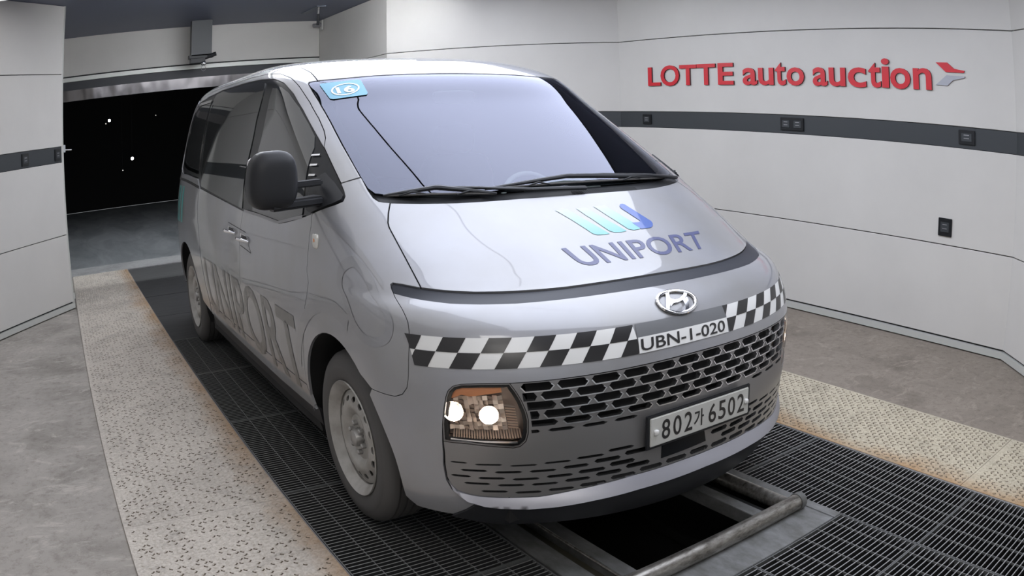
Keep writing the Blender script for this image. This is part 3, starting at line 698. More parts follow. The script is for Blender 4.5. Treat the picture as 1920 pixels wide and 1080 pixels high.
def decal(name, v, f, mp, m, parent, off=.0015, maxlen=.03):
    """flat 2-D shapes laid on the body; mp maps (x, y) to (U, v)"""
    bm = bmesh.new(); vs = [bm.verts.new((float(p[0]), float(p[1]), 0)) for p in v]
    for q in f:
        try: bm.faces.new([vs[i] for i in q])
        except ValueError: pass
    bmesh.ops.triangulate(bm, faces=bm.faces[:])
    for _ in range(6):
        es = [e for e in bm.edges if e.calc_length() > maxlen]
        if not es: break
        bmesh.ops.subdivide_edges(bm, edges=es, cuts=1); bmesh.ops.triangulate(bm, faces=[x for x in bm.faces if len(x.verts) > 3])
    bm.verts.ensure_lookup_table()
    uv = np.array([mp(x.co.x, x.co.y) for x in bm.verts]); P = P3(uv[:, 0], uv[:, 1], off); n = Nrm(uv[:, 0], uv[:, 1])
    for x, p in zip(bm.verts, P): x.co = p
    bm.normal_update()
    for fc in bm.faces:
        if np.dot(fc.normal, n[fc.verts[0].index]) < 0: fc.normal_flip()
    me = bpy.data.meshes.new(name); bm.to_mesh(me); bm.free(); me.materials.append(m)
    me.polygons.foreach_set('use_smooth', [True]*len(me.polygons)); me.update()
    me.normals_split_custom_set_from_vertices([tuple(map(float, q)) for q in n])
    return link(name, me, parent)
def poly_decal(name, poly, m, parent, off=.0015): return panel(name, poly, m, parent, off=off, depth=0, inset=0, grid=.04, step=.025)
def ribbon(name, lines, wd, off, m, parent):
    """narrow strips that follow the body along the given (U, v) lines"""
    V, F = [], []
    for ln in lines:
        q = np.array(dens(ln, .02, False)); 
        if len(q) < 2: continue
        P = S(q[:, 0], q[:, 1]); n = Nrm(q[:, 0], q[:, 1]); t = np.gradient(P, axis=0); s = np.cross(n, t); s /= np.linalg.norm(s, axis=1, keepdims=True)+1e-12; b = len(V)
        for i in range(len(q)): V += [P[i]+n[i]*off-s[i]*wd/2, P[i]+n[i]*off+s[i]*wd/2]
        F += [(b+2*i, b+2*i+2, b+2*i+3, b+2*i+1) for i in range(len(q)-1)]
    return mesh_obj(name, V, F, m, parent, True)
def surf_tube(name, line, off, r, m, parent, flat=1., seg=8):
    q = np.array(dens(line, .02, False)); o = np.interp(np.linspace(0, 1, len(q)), np.linspace(0, 1, len(off)), off) if isinstance(off, (list, tuple)) else off
    P = S(q[:, 0], q[:, 1])+Nrm(q[:, 0], q[:, 1])*(np.asarray(o)[..., None] if not np.isscalar(o) else o)
    rr = list(np.interp(np.linspace(0, 1, len(q)), np.linspace(0, 1, len(r)), r)) if isinstance(r, (list, tuple)) else r
    return tube(name, P, rr, m, parent, seg, flat)

VAN = empty('van'); tag(VAN, 'silver grey van with chequered tape across its nose and lit headlights, standing over the pit', 'van')
CB = (0, .892)
hoodL = [(-.703,1.549),(-.731,1.482),(-.752,1.423),(-.758,1.393),(-.763,1.295),(-.769,1.162),(-.774,1.040)]
wsbot = [(0,1.517),(-.089,1.517),(-.194,1.518),(-.286,1.518),(-.38,1.519),(-.472,1.522),(-.598,1.534),(-.703,1.549)]
wsbot_out = wsbot+[(-.724,1.554),(-.741,1.562),(-.752,1.586)]
bandtop = [(0,.977),(-.12,.977),(-.248,.978),(-.331,.979),(-.421,.984),(-.535,.994),(-.622,1.005),(-.707,1.022),(-.774,1.040)]
bandtip = [(-.774,1.040),(-.825,1.059),(-.857,1.066),(-.869,1.056),(-.874,1.033),(-.875,1.006)]
bandbot = [(0,.892),(-.178,.896),(-.29,.899),(-.387,.902),(-.46,.905),(-.539,.909),(-.642,.923),(-.723,.940),(-.798,.971),(-.875,1.006)]
bumpline = [(-.875,1.006),(-.882,.960),(-.900,.875),(-.916,.815),(-.933,.772),(-.947,.739),(-.973,.665),(-.993,.598),(-1.006,.565),(-1.032,.538),(-1.068,.524),(-1.105,.521),(-1.207,.516)]
def arch(yc, a0, a1, n=26, r=.435, zc=.345):
    return [yz2u(yc+r*math.cos(t), zc+r*math.sin(t)) for t in np.linspace(a0, a1, n)]
ZS = .335
_a0 = math.asin((ZS-.345)/.435)
aF_front = arch(0, PI-math.radians(48), PI-_a0, 12)      # behind the bumper corner
aF_front = [yz2u(.435*math.cos(t), .345+.435*math.sin(t)) for t in np.linspace(PI*.735, PI+.16, 12)]   # towards the nose
aF_rear = [yz2u(.435*math.cos(t), .345+.435*math.sin(t)) for t in np.linspace(PI*.735, _a0, 22)]       # over the top, down behind the wheel
vs_ = float(z2v(ZS))
doorF = [(-1.158,1.459),(-1.312,1.274),(-1.414,1.121),(-1.560,.85),(-1.676,.693),(-1.761,.516),(-1.798,.427),(-1.835,.300)]
doorB = [(-2.273,1.312),(-2.400,1.080),(-2.470,.900),(-2.540,.673),(-2.626,.426),(-2.680,.290)]
dlobot_f = [(-.850,1.698),(-.852,1.647),(-.859,1.604),(-.880,1.568),(-.926,1.544),(-1.024,1.508),(-1.158,1.459)]
dlobot_d = [(-1.158,1.459),(-1.317,1.409),(-1.448,1.367),(-1.581,1.325),(-1.685,1.298),(-1.829,1.305),(-1.965,1.311),(-2.273,1.312)]
dlobot_s = [(-2.273,1.312),(-2.768,1.371),(-3.419,1.443)]
dlo_top = [(-.850,1.698),(-.850,1.990),(-.862,2.141),(-.876,2.338),(-.905,2.492),(-.964,2.637),(-1.053,2.735),(-1.273,2.80),(-1.79,2.84),(-3.14,2.86),(-3.93,2.80),(-4.106,2.70),(-4.16,2.561),(-4.21,2.172),(-4.205,1.902),(-4.16,1.70),(-4.05,1.625),(-3.515,1.584),(-3.419,1.443)]
gap = [(-.850,1.993),(-.822,2.067),(-.812,2.134),(-.810,2.244),(-.822,2.406),(-.852,2.566),(-.886,2.70),(-.949,2.815),(-1.092,2.89),(-1.589,2.94),(-3.2,2.955),(-3.95,2.92),(-4.2,2.80)]
fendtop = [(-.752,1.586),(-.756,1.640),(-.755,1.736),(-.850,1.698)]
wsL = [(-.752,1.586),(-.756,1.640),(-.757,1.724),(-.759,1.855),(-.761,2.007),(-.762,2.207),(-.765,2.291),(-.772,2.404),(-.785,2.498),(-.793,2.587),(-.784,2.606)]
wstop = [(-.784,2.606),(-.737,2.615),(-.610,2.622),(-.430,2.643),(-.241,2.654),(-.061,2.658),(0,2.658)]
ditch = [(-.737,2.615),(-.748,2.760),(-.785,2.897),(-.834,3.059),(-.93,3.20),(-1.2,3.27),(-2.2,3.29),(-4.0,3.29),(-5.2,3.25)]
headlight = [(-.917,.391),(-.905,.455),(-.889,.508),(-.874,.550),(-.862,.572),(-.844,.588),(-.818,.596),(-.754,.598),(-.672,.596),(-.658,.568),(-.646,.536),(-.637,.497),(-.635,.467),(-.642,.423),(-.653,.396),(-.674,.378),(-.696,.373),(-.745,.379),(-.842,.389)]
intake_edge = [(-.917,.391),(-.926,.345),(-.938,.302),(-.943,.255),(-.937,.225),(-.920,.203),(-.880,.192),(-.843,.187),(-.772,.184),(-.640,.184),(-.504,.198),(-.296,.214),(-.08,.220),(0,.220)]
strip_bot = [(-.943,.238),(-.932,.205),(-.883,.172),(-.829,.160),(-.774,.155),(-.680,.152),(-.604,.154),(-.466,.163),(-.296,.172),(0,.178)]
vb = .085

# hood
tag(panel('hood', sym(bandtop+hoodL[::-1][1:]+wsbot[::-1][1:]), M['paint'], VAN, inset=.0034, grid=.04), 'bright silver hood with a blue and teal logo')
# light bar under the hood
panel('light_bar', sym(bandtop+bandtip[1:]+bandbot[::-1][1:]), M['dark_trim'], VAN, off=-.006, inset=.001, grid=.03, step=.02)
ribbon('seam_seal', [[(-u, v) for u, v in l] if s else l for l in (wsbot_out, hoodL, bandtop+bandtip, bandbot, bumpline, doorF, doorB, gap, ditch, headlight+headlight[:1], intake_edge, wsL, wstop, fendtop, [(-1.207,.516),(-1.25,.53)]) for s in (0, 1)], .03, -.0125, M['black_soft'], VAN)
# front bumper with openings for the headlights, the grille and the intake
face_hole = [(0,.597),(-.672,.596)]+[p for p in headlight[9:15]]+[(-.674,.378),(-.696,.373),(-.745,.379),(-.842,.389)]+intake_edge+[]
face_half = [(0,.220)]+intake_edge[::-1][1:]+headlight[:7:-1]+[(0,.597)]
bump_half = [CB]+bandbot[1:]+bumpline[1:]+aF_front[1:]+[(-1.10, vb),(-.8, vb),(-.4, vb),(0, vb)]
lower_hole = None
strip_half = [(0,.220)]+intake_edge[::-1][1:-4]+[(-.943,.255)]+strip_bot+[(0,.178)]
outer = bump_half[:-4]+[(-1.10,vb),(-.95,vb),(-.90,.12),(-.86,.155),(-.900,.175),(-.938,.203),(-.950,.238),(-.948,.27),(-.945,.302),(-.932,.345),(-.921,.391)]+headlight[1:9]+[(0,.598)]
panel('front_bumper', sym(outer), M['paint'], VAN, inset=.0012, grid=.035, step=.025)
# lower valance and silver strip
panel('lower_strip', sym([(0,.219)]+intake_edge[::-1][1:]+[] if False else [(0,.219),(-.08,.219),(-.296,.213),(-.504,.197),(-.640,.183),(-.772,.183),(-.843,.186),(-.88,.191),(-.919,.202),(-.936,.225),(-.942,.238),(-.932,.205),(-.883,.172),(-.829,.160),(-.774,.155),(-.680,.152),(-.604,.154),(-.466,.163),(-.296,.172),(0,.178)]), M['strip'], VAN, off=lambda u, v: .003+.030*np.clip((np.interp(np.abs(u), [0,.30,.50,.64,.77,.84,.88,.92], [.2195,.2135,.1975,.1835,.1835,.187,.193,.21])-v)/.040, 0, 1), depth=.03, inset=0, grid=.012, step=.02)
panel('lower_valance', sym([(0,.176),(-.296,.170),(-.466,.161),(-.604,.152),(-.68,.150),(-.774,.152),(-.829,.157),(-.86,.155),(-.90,.12),(-.95,vb),(-.8,.06),(-.4,.06),(0,.06)]), M['black'], VAN, off=.010, inset=0, grid=.03)
# grille: hexagonal openings, wide in the middle rows and thin at the top and bottom
def hexhole(u, v, w, h, tip=.012):
    t = min(tip, w*.2)
    return [(u-w/2, v), (u-w/2+t, v+h/2), (u+w/2-t, v+h/2), (u+w/2, v), (u+w/2-t, v-h/2), (u-w/2+t, v-h/2)]
gholes = []; edges_u = []
PITCH = .1125
hl = np.array(headlight+[headlight[0]])
def hl_right(v):     # inner edge of the headlight at height v
    return float(np.interp(v, [.378,.396,.423,.467,.497,.536,.568,.596], [-.674,-.653,-.642,-.635,-.637,-.646,-.658,-.672]))
for r, (v, ph, w, h) in enumerate([(.5785,-.030,.101,.0255),(.5470,.0265,.101,.0255),(.5155,-.030,.101,.0255),(.4845,.0265,.100,.025),(.4560,-.030,.096,.0195),(.4285,.0265,.084,.009)]):
    for k in range(-8, 9):
        u = ph+k*PITCH; lim = -hl_right(v)-.010
        a, b = max(u-w/2, -lim), min(u+w/2, lim)
        if b-a < .022: continue
        if r == 5 and abs(u) < .30: continue
        if r == 4 and abs(u) < .24: pass
        c, ww = (a+b)/2, b-a; q = hexhole(c, v, ww, h)
        if a > u-w/2+.001: q = [(a+.001, v-h/2), (a+.001, v+h/2)]+q[2:5]
        if b < u+w/2-.001: q = [q[0], q[1], (b-.001, v+h/2), (b-.001, v-h/2), q[5]]
        gholes.append(q)
nup = len(gholes)
for r, (v, ph) in enumerate([(.309,-.003),(.283,-.056),(.257,-.003),(.233,-.056),(.206,-.003)]):
    for k in range(-8, 9):
        u = ph+k*PITCH; au = abs(u); bow = -.012*max(0, (.75-au))/.75*0
        h = np.interp(au, [0,.35,.62,.9], [.0150,.0135,.0062,.0055])*(.62 if r == 0 else 1); w = .086 if au > .5 else .094
        lim = [.915,.922,.925,.915,.88][r]
        a, b = max(u-w/2, -lim), min(u+w/2, lim)
        if b-a < .025: continue
        if r == 0 and au < .27: continue
        if r in (1, 2) and (a < .035 and b > -.19): continue
        if r == 3 and (a < .03 and b > -.18): continue
        gholes.append(hexhole((a+b)/2, v+float(np.interp(au, [0,.2,.36,.45,.6,.68,.8,.9], [.031,.025,.013,.005,-.001,-.003,.002,.006])), b-a, h, .008))
tag(panel('grille', sym(face_half), M['grille'], VAN, holes=gholes, off=.001, depth=.024, inset=.0012, grid=.05, step=.03, rim=M['grille_edge']), 'silver grille with rows of hexagonal openings')
for q in gholes[:nup]:
    if q[3][0]-q[0][0] < .06 or q[1][1]-q[-1][1] < .018: continue
    a = .0015; ln = [(q[0][0], q[0][1]+.002), (q[-1][0], q[-1][1]-a), (q[-2][0], q[-2][1]-a), (q[-3][0]+.002, q[-3][1]), (q[-3][0]-.006, q[-3][1]+.007)] if len(q) == 6 else None
    if ln: ribbon('opening_lip', [ln], .0042, .0035, M['grille_edge'], bpy.data.objects['grille'])
panel('grille_backing', sym([(0,.15),(-.60,.15),(-.90,.17),(-.93,.26),(-.92,.37),(-.68,.365),(-.62,.40),(-.62,.58),(-.60,.61),(0,.61)]), M['black_soft'], VAN, off=-.06, depth=0, inset=0, grid=.06)
# headlights
def headlamp(sd):
    root = None
    P = headlight if sd < 0 else mir(headlight)
    hb = panel('headlight', headlight, M['lamp_back'], VAN, off=-.055, depth=0, inset=.004, grid=.03, step=.02, mirror=sd > 0)
    tag(hb, 'lit halogen headlight with an amber strip')
    q = np.array(dens(headlight, .02)); 
    if sd > 0: q = q*np.array([-1, 1])
    # side walls of the housing
    a = P3(q[:, 0], q[:, 1], -.002); b = P3(q[:, 0], q[:, 1], -.056); n = len(q); V = list(a)+list(b)
    mesh_obj('lamp_wall', V, [(i, (i+1) % n, n+(i+1) % n, n+i) for i in range(n)], M['lamp_back'], hb, True)
    panel('lens', headlight, M['lens'], hb, off=.0005, depth=0, inset=.003, grid=.03, step=.02, mirror=sd > 0)
    # dark bezel round the lens
    panel('bezel', headlight, M['grille'], hb, holes=[inset_poly(headlight, .005)], off=-.001, depth=.006, inset=.001, grid=.05, step=.02, mirror=sd > 0)
    # amber turn strip along the top
    panel('turn_signal', [(-.872,.535),(-.858,.568),(-.838,.584),(-.70,.586),(-.70,.562),(-.80,.548),(-.83,.553)], M['amber'], hb, off=-.022, depth=.02, inset=0, grid=.03, step=.02, mirror=sd > 0)
    # two reflector bowls with bulbs
    for (u, v, r, bs) in ((-.862,.500,.034,.0120), (-.752,.490,.031,.0120)):
        u = u*(-sd) if sd > 0 else u
        c = P3(u, v, -.006); nn = Nrm(u, v); d = np.array([nn[0]*.35, -1, -.05]); d /= np.linalg.norm(d)
        d = Vector(nn); xa = Vector((0, 0, 1)).cross(d).normalized(); ya = d.cross(xa)
        V, F, K, J = [], [], 20, 7
        for j in range(J+1):
            rr = r*j/J; h = -.046*(1-(j/J)**2)
            for k in range(K): t = 2*PI*k/K; V.append(Vector(c)+xa*rr*math.cos(t)+ya*rr*math.sin(t)+d*h)
        for j in range(J):
            for k in range(K): F.append((j*K+k, j*K+(k+1) % K, (j+1)*K+(k+1) % K, (j+1)*K+k))
        bw = mesh_obj('reflector', V, F, M['reflector'], hb, True)
        if True:
            p = Vector(c)+d*(-.020); superq('bulb', p, (bs, bs, bs*1.2), 1, 1, M['bulb'], hb, 14, 10)
    # faceted reflector round the bulbs
    rg = np.random.default_rng(3 if sd < 0 else 4); us = np.linspace(-.892, -.702, 13); vs2 = np.linspace(.428, .548, 9); bm = bmesh.new()
    for i in range(12):
        for j in range(8):
            cu, cv = (us[i]+us[i+1])/2, (vs2[j]+vs2[j+1])/2
            if min((cu+.862)**2+(cv-.497)**2, (cu+.752)**2+(cv-.487)**2) < .026**2: continue
            a, b = rg.uniform(-.006, .006, 2); qs = []
            for uu, vv, dz in ((us[i], vs2[j], -a-b), (us[i+1], vs2[j], a-b), (us[i+1], vs2[j+1], a+b), (us[i], vs2[j+1], b-a)): qs.append(bm.verts.new(P3(uu*(-sd) if sd > 0 else uu, vv, -.030+dz)))
            bm.faces.new(qs)
    tag(bm_obj('faceted_reflector', bm, M['facet'], hb), kind='stuff')
    # ribbed lower reflector and inner side reflector (fine ribs are real strips)
    bm = bmesh.new()
    for k in range(26):
        u = -.885+k*.0088
        for (v0, v1) in ((.402,.428),):
            uu = -u if sd > 0 else u; w = .003
            a0, a1, b0, b1 = P3(uu-w, v0, -.018), P3(uu+w, v0, -.018), P3(uu-w, v1, -.045), P3(uu+w, v1, -.045); m0, m1 = P3(uu, v0, -.012), P3(uu, v1, -.039)
            vs = [bm.verts.new(x) for x in (a0, a1, b0, b1, m0, m1)]; bm.faces.new((vs[0], vs[4], vs[5], vs[2])); bm.faces.new((vs[4], vs[1], vs[3], vs[5]))
    for k in range(9):
        v = .438+k*.0095
        for u0, u1 in ((-.700,-.668),):
            if sd > 0: u0, u1 = -u0, -u1
            a0, a1, b0, b1 = P3(u0, v-.003, -.030), P3(u0, v+.003, -.030), P3(u1, v-.003, -.018), P3(u1, v+.003, -.018); m0, m1 = P3(u0, v, -.022), P3(u1, v, -.010)
            vs = [bm.verts.new(x) for x in (a0, a1, b0, b1, m0, m1)]; bm.faces.new((vs[0], vs[4], vs[5], vs[2])); bm.faces.new((vs[4], vs[1], vs[3], vs[5]))
    tag(bm_obj('ribbed_reflector', bm, M['facet'], hb), kind='stuff')
    panel('lamp_lower_trim', [(-.895,.396),(-.892,.402),(-.68,.392),(-.68,.386)], M['chrome'], hb, off=-.008, depth=.004, inset=0, step=.02, mirror=sd > 0)
headlamp(-1); headlamp(1)
# fenders, doors, sides
for s in (0, 1):
    mr = bool(s)
    fend = hoodL+bandtip[1:]+bumpline[1:]+aF_rear[1:]+[(-1.815,.215),(-1.838,.300)]+doorF[::-1][1:]+dlobot_f[::-1][1:]+[(-.755,1.736),(-.756,1.640),(-.752,1.586),(-.741,1.562),(-.724,1.554)]
    panel('fender', fend, M['paint'], VAN, inset=.0016, grid=.04, step=.025, mirror=mr)
    d1 = doorF+[(-2.680,.290)]+doorB[::-1][1:]+dlobot_d[::-1][1:]
    panel('front_door', d1, M['paint'], VAN, inset=.0016, grid=.055, step=.03, mirror=mr)
    bot = .290
    d2 = doorB+[(-3.10,.285),(-3.42,.283)]+[(-3.46,.60),(-3.46,1.0),(-3.45,1.30),(-3.419,1.443)]+dlobot_s[::-1][1:]
    # rear arch
    ra = [yz2u(3.273+.43*math.cos(t), .345+.43*math.sin(t)) for t in np.linspace(PI, 0, 26)]
    ra = [p for p in ra if p[1] > .19]
    d2 = doorB+[(-3.0,.287), (-3.40,.285), (-3.44,.60), (-3.455,1.0), (-3.445,1.30)]+dlobot_s[::-1]
    panel('sliding_door', d2, M['paint'], VAN, inset=.0016, grid=.06, step=.03, mirror=mr)
    q = [(-3.41,.283)]+[(-3.43,.205)]+ra+[(-4.35,.19),(-4.72,.22),(-4.72,1.0),(-4.70,1.6),(-4.62,2.3),(-4.55,2.85),(-4.2,2.80),(-4.19,2.70)]
    dt = dlo_top[dlo_top.index((-4.106,2.70)):]
    q = q[:-1]+[(-4.16,2.72),(-4.18,2.56),(-4.225,2.172),(-4.22,1.902),(-4.175,1.69),(-4.06,1.61),(-3.515,1.568),(-3.425,1.44),(-3.452,1.30),(-3.462,1.0),(-3.448,.60)]
    panel('quarter_panel', q, M['paint'], VAN, inset=.0016, grid=.055, step=.03, mirror=mr)
    # rocker
    panel('rocker_panel', [(-1.80,.198),(-1.818,.213),(-1.84,.296),(-2.680,.286),(-3.40,.281),(-3.42,.203),(-3.0,.195),(-2.2,.188)], M['paint'], VAN, inset=.0008, grid=.05, step=.03, mirror=mr)
    panel('sill_trim', [(-1.79,.120),(-1.79,.200),(-2.2,.190),(-3.0,.197),(-3.43,.205),(-3.45,.12)], M['black'], VAN, off=-.010, inset=0, grid=.06, mirror=mr)
    # window surround (gloss black) and painted frame over the doors
    ds = panel('window_surround', dlobot_f[::-1]+dlo_top[1:]+dlobot_s[::-1][1:]+dlobot_d[::-1][1:-1], M['gloss_black'], VAN, off=-.007, inset=.001, grid=.05, step=.03, mirror=mr)
    panel('door_frame', gap[:-1]+[(-4.14,2.82)]+[(-4.10,2.705),(-3.93,2.805),(-3.14,2.865),(-1.79,2.845),(-1.273,2.805),(-1.053,2.74),(-.964,2.642),(-.905,2.497),(-.876,2.342),(-.862,2.145)], M['paint'], VAN, off=-.002, inset=.0016, grid=.04, step=.025, mirror=mr)
    ap = fendtop[2:][::1]
    body = [(-.755,1.740),(-.757,1.855),(-.761,2.007),(-.762,2.207),(-.765,2.291),(-.772,2.404),(-.785,2.498),(-.793,2.587),(-.784,2.606),(-.737,2.615)]+ditch[1:-1]+[(-4.60,3.28),(-4.55,2.85),(-4.16,2.82)]+gap[::-1][1:]+[(-.850,1.70)]
    panel('body_side_rail', body, M['paint'], VAN, inset=.0036, grid=.04, step=.025, mirror=mr)
    gF = [(-1.116,2.642),(-1.005,2.590),(-.944,2.513),(-.895,2.366),(-.876,2.201),(-.872,2.092),(-.905,1.993),(-.994,1.858),(-1.103,1.700),(-1.282,1.465),(-1.308,1.434),(-1.440,1.392),(-1.575,1.350),(-1.676,1.325),(-1.822,1.330),(-2.095,1.345),(-2.048,1.480),(-1.778,1.960),(-1.474,2.281)]
    tag(panel('front_door_glass', gF, M['tint'], VAN, off=-.003, depth=.003, inset=0, grid=.06, step=.03, mirror=mr))
    gS = [(-3.40,2.80),(-3.036,2.83),(-1.795,2.80),(-1.260,2.716),(-1.396,2.585),(-1.697,2.294),(-1.972,1.952),(-2.118,1.758),(-2.208,1.571),(-2.300,1.335),(-2.767,1.392),(-3.38,1.472),(-3.415,1.613),(-3.422,1.839),(-3.435,2.211),(-3.421,2.572)]
    panel('sliding_door_glass', gS, M['tint'], VAN, off=-.003, depth=.003, inset=0, grid=.06, step=.03, mirror=mr)
    gQ = [(-3.52,2.64),(-4.0,2.63),(-4.05,2.507),(-4.075,2.307),(-4.075,2.016),(-4.035,1.802),(-3.969,1.735),(-3.56,1.70),(-3.545,1.837),(-3.545,2.215)]
    panel('quarter_glass', gQ, M['tint'], VAN, off=-.003, depth=.003, inset=0, grid=.05, step=.03, mirror=mr)
    sg = -1 if not s else 1
    fr = [(-3.50,2.67),(-4.04,2.67),(-4.09,2.532),(-4.115,2.322),(-4.115,2.007),(-4.08,1.783),(-3.99,1.70),(-3.55,1.655)]
    ribbon('window_chrome', [[(-sg*a, b) for a, b in fr]] if False else [[(a*(-1 if s else 1), b) for a, b in fr]], .022, .001, M['satin'], VAN)
    ribbon('pillar_chrome', [[(a*(-1 if s else 1), b) for a, b in [(-3.405,2.60),(-3.445,2.30),(-3.45,2.0),(-3.44,1.70),(-3.43,1.62)]]], .016, .002, M['satin'], VAN)
    ribbon('belt_trim', [[(a*(-1 if s else 1), b) for a, b in [(-2.25,1.322),(-1.965,1.322),(-1.829,1.316),(-1.685,1.308),(-1.581,1.338),(-1.448,1.378),(-1.30,1.42)]]], .013, .002, M['steel_dull'], VAN)
    ribbon('door_rail', [[(a*(-1 if s else 1), b) for a, b in [(-3.43,1.452),(-3.7,1.485),(-4.12,1.524),(-4.4,1.53)]]], .020, .0015, M['black_soft'], VAN)
    # chrome dashes on the black sail in front of the front door glass
    for u, v in [(-.915,1.931),(-.957,1.850),(-1.002,1.767),(-1.057,1.683)]:
        ribbon('chrome_dash', [[((u-.028)*(-1 if s else 1), v-.001), ((u+.026)*(-1 if s else 1), v+.001)]], .009, -.001, M['dash_white'], VAN)
# roof, closed at the top
roof_half = [(0,2.660)]+wstop[::-1][1:-1]+ditch[1:]
roof = panel('roof', sym(roof_half+[(-5.2,VMAX),(0,VMAX)] if False else [(0,2.660),(-.061,2.660),(-.241,2.656),(-.430,2.645),(-.610,2.624),(-.737,2.617)]+ditch[1:]+[(-5.2,VMAX)]+[(0,VMAX)]), M['paint'], VAN, inset=.0030, grid=.06, step=.04)
_u = np.linspace(-5.2, 5.2, 120); _P = S(_u, VMAX); mesh_obj('roof_top', list(_P[:-1])+[(0, 2.9, 1.978)], [(i, (i+1) % 119, 119) for i in range(119)], M['paint'], VAN, True)
# tailgate
panel('tailgate', [(-4.74,.22),(-5.2,.22),(-5.2,1.5),(-4.72,1.5)]+[], M['paint'], VAN, inset=.001, grid=.08)
for s in (0, 1):
    mr = bool(s)
    if s: panel('tailgate', [(-4.74,.22),(-5.2,.22),(-5.2,1.5),(-4.72,1.5)], M['paint'], VAN, inset=.001, grid=.08, mirror=True)
    panel('rear_glass', [(-4.70,1.5),(-5.2,1.5),(-5.2,2.85),(-4.57,2.85)], M['tint'], VAN, inset=.001, grid=.08, mirror=mr)
    panel('tailgate_top', [(-4.57,2.86),(-5.2,2.86),(-5.2,3.25),(-4.62,3.27)], M['paint'], VAN, inset=.001, grid=.08, mirror=mr)
    panel('tail_light', [(-4.60,.75),(-4.78,.75),(-4.78,1.9),(-4.62,1.9)], M['red_lens'], VAN, off=.004, inset=0, grid=.06, mirror=mr)
# windshield with its black border, cowl, wipers
wsb2 = [(0,1.575),(-.2,1.577),(-.38,1.579),(-.55,1.588),(-.66,1.600),(-.735,1.622)]
wsh = wsb2+[(-.750,1.66),(-.753,1.724),(-.755,1.855),(-.757,2.007),(-.758,2.207),(-.761,2.291),(-.768,2.404),(-.781,2.498),(-.789,2.587),(-.780,2.602),(-.737,2.611),(-.610,2.618),(-.430,2.639),(-.241,2.650),(0,2.654)]
inn = [(0,1.62),(-.3,1.623),(-.55,1.635),(-.66,1.66),(-.695,1.70),(-.705,1.855),(-.708,2.1),(-.715,2.3),(-.728,2.45),(-.733,2.52),(-.71,2.56),(-.60,2.575),(-.3,2.600),(0,2.607)]
wo = panel('windshield', sym(wsh), M['windshield'], VAN, off=-.002, depth=0, inset=0, grid=.05, step=.03)
tag(wo, 'reflective windshield with a numbered blue sticker')
panel('windshield_border', sym(wsh), M['gloss_black'], VAN, holes=[sym(inn)], off=-.006, depth=0, inset=0, grid=.05, step=.03)
panel('cowl', sym(wsbot_out[:-1]+[(-.752,1.60),(-.74,1.63)]+[(-.66,1.603),(-.55,1.591),(-.38,1.582),(-.2,1.58),(0,1.578)]), M['black'], VAN, off=-.014, depth=.01, inset=0, grid=.03, step=.02)
bm = bmesh.new()
for k in range(40):
    u = .05+k*.0085; a, b = P3(u, 1.522, -.011), P3(u, 1.560, -.011); add_tube(bm, [a, b], .0018, 5)
bm_obj('cowl_louvre', bm, M['black'], VAN, True)
def wiper(tip, heel, peak, pivot, armvia):
    line = [tip, ((tip[0]*2+heel[0])/3, (tip[1]*2+heel[1])/3+.006), ((tip[0]+2*heel[0])/3, (tip[1]+2*heel[1])/3+.006), heel]
    rt = surf_tube('wiper', line, .008, .0045, M['rubber'], VAN)
    surf_tube('wiper_bridge', [tip, ((tip[0]+peak[0])/2, (tip[1]+peak[1])/2), peak, ((heel[0]+peak[0])/2, (heel[1]+peak[1])/2), heel], [.009,.014,.017,.014,.009], [.006,.011,.013,.011,.006], M['black'], rt, flat=.8)
    for f in (.25, .75):
        u = tip[0]+(heel[0]-tip[0])*f; v = tip[1]+(heel[1]-tip[1])*f
        surf_tube('wiper_claw', [(u-.05, v+.002), (u, v+.010), (u+.05, v+.002)], [.009,.018,.009], .0035, M['black'], rt)
    surf_tube('wiper_arm', [peak]+armvia+[pivot], [.018]+[.016]*len(armvia)+[.010], [.008,.012,.016], M['black'], rt, flat=.6)
wiper((-.715,1.588), (-.30,1.552), (-.52,1.612), (.10,1.545), [(-.36,1.590),(-.15,1.552)])
wiper((-.33,1.588), (.62,1.582), (.06,1.632), (.70,1.570), [(.25,1.628),(.5,1.600)])

# ------------------------------------------------------------------ decals and badges
# chequered tape: two rows of slanted cells, left and right of the number
def tape(u0, u1, ph, side):
    vt = lambda u: .737+.030*max(0, (abs(u)-.25))**1.5*1.3; vb_ = lambda u: .636+.016*max(0, abs(u)-.3)*1.2
    pw = [(u, vb_(u)) for u in np.linspace(u0, u1, 14)]+[(u, vt(u)) for u in np.linspace(u1, u0, 14)]
    base = poly_decal('checker_tape', [tuple(p) for p in pw], M['white'], VAN, .0012)
    c = .0675; sl = .040
    for row in (0, 1):
        for k in range(-16, 17):
            a = ph+k*2*c+(c if row else 0)-(sl if row else 0)
            fr = lambda u, t: (u, vt(u)*(1-t)+vb_(u)*t)
            t0, t1 = (0, .5) if row == 0 else (.5, 1)
            q = [fr(a, t0), fr(a+c, t0), fr(a+c-sl, t1), fr(a-sl, t1)]
            # clip to the tape
            def clip(poly, lim, keep):
                out = []
                for i in range(len(poly)):
                    p, r = poly[i], poly[(i+1) % len(poly)]; ip, ir = keep(p[0]), keep(r[0])
                    if ip: out.append(p)
                    if ip != ir: t = (lim-p[0])/(r[0]-p[0]); out.append((lim, p[1]+(r[1]-p[1])*t))
                return out
            q = clip(q, u0, lambda x: x >= u0); q = clip(q, u1, lambda x: x <= u1) if q else q
            if len(q) < 3: continue
            if abs(sum(q[i][0]*q[(i+1) % len(q)][1]-q[(i+1) % len(q)][0]*q[i][1] for i in range(len(q)))) < 2e-5: continue
            poly_decal('checker_cell', q, M['tape_black'], base, .0022)
tape(-.955, -.226, -.29, -1); tape(.196, .935, .295, 1)
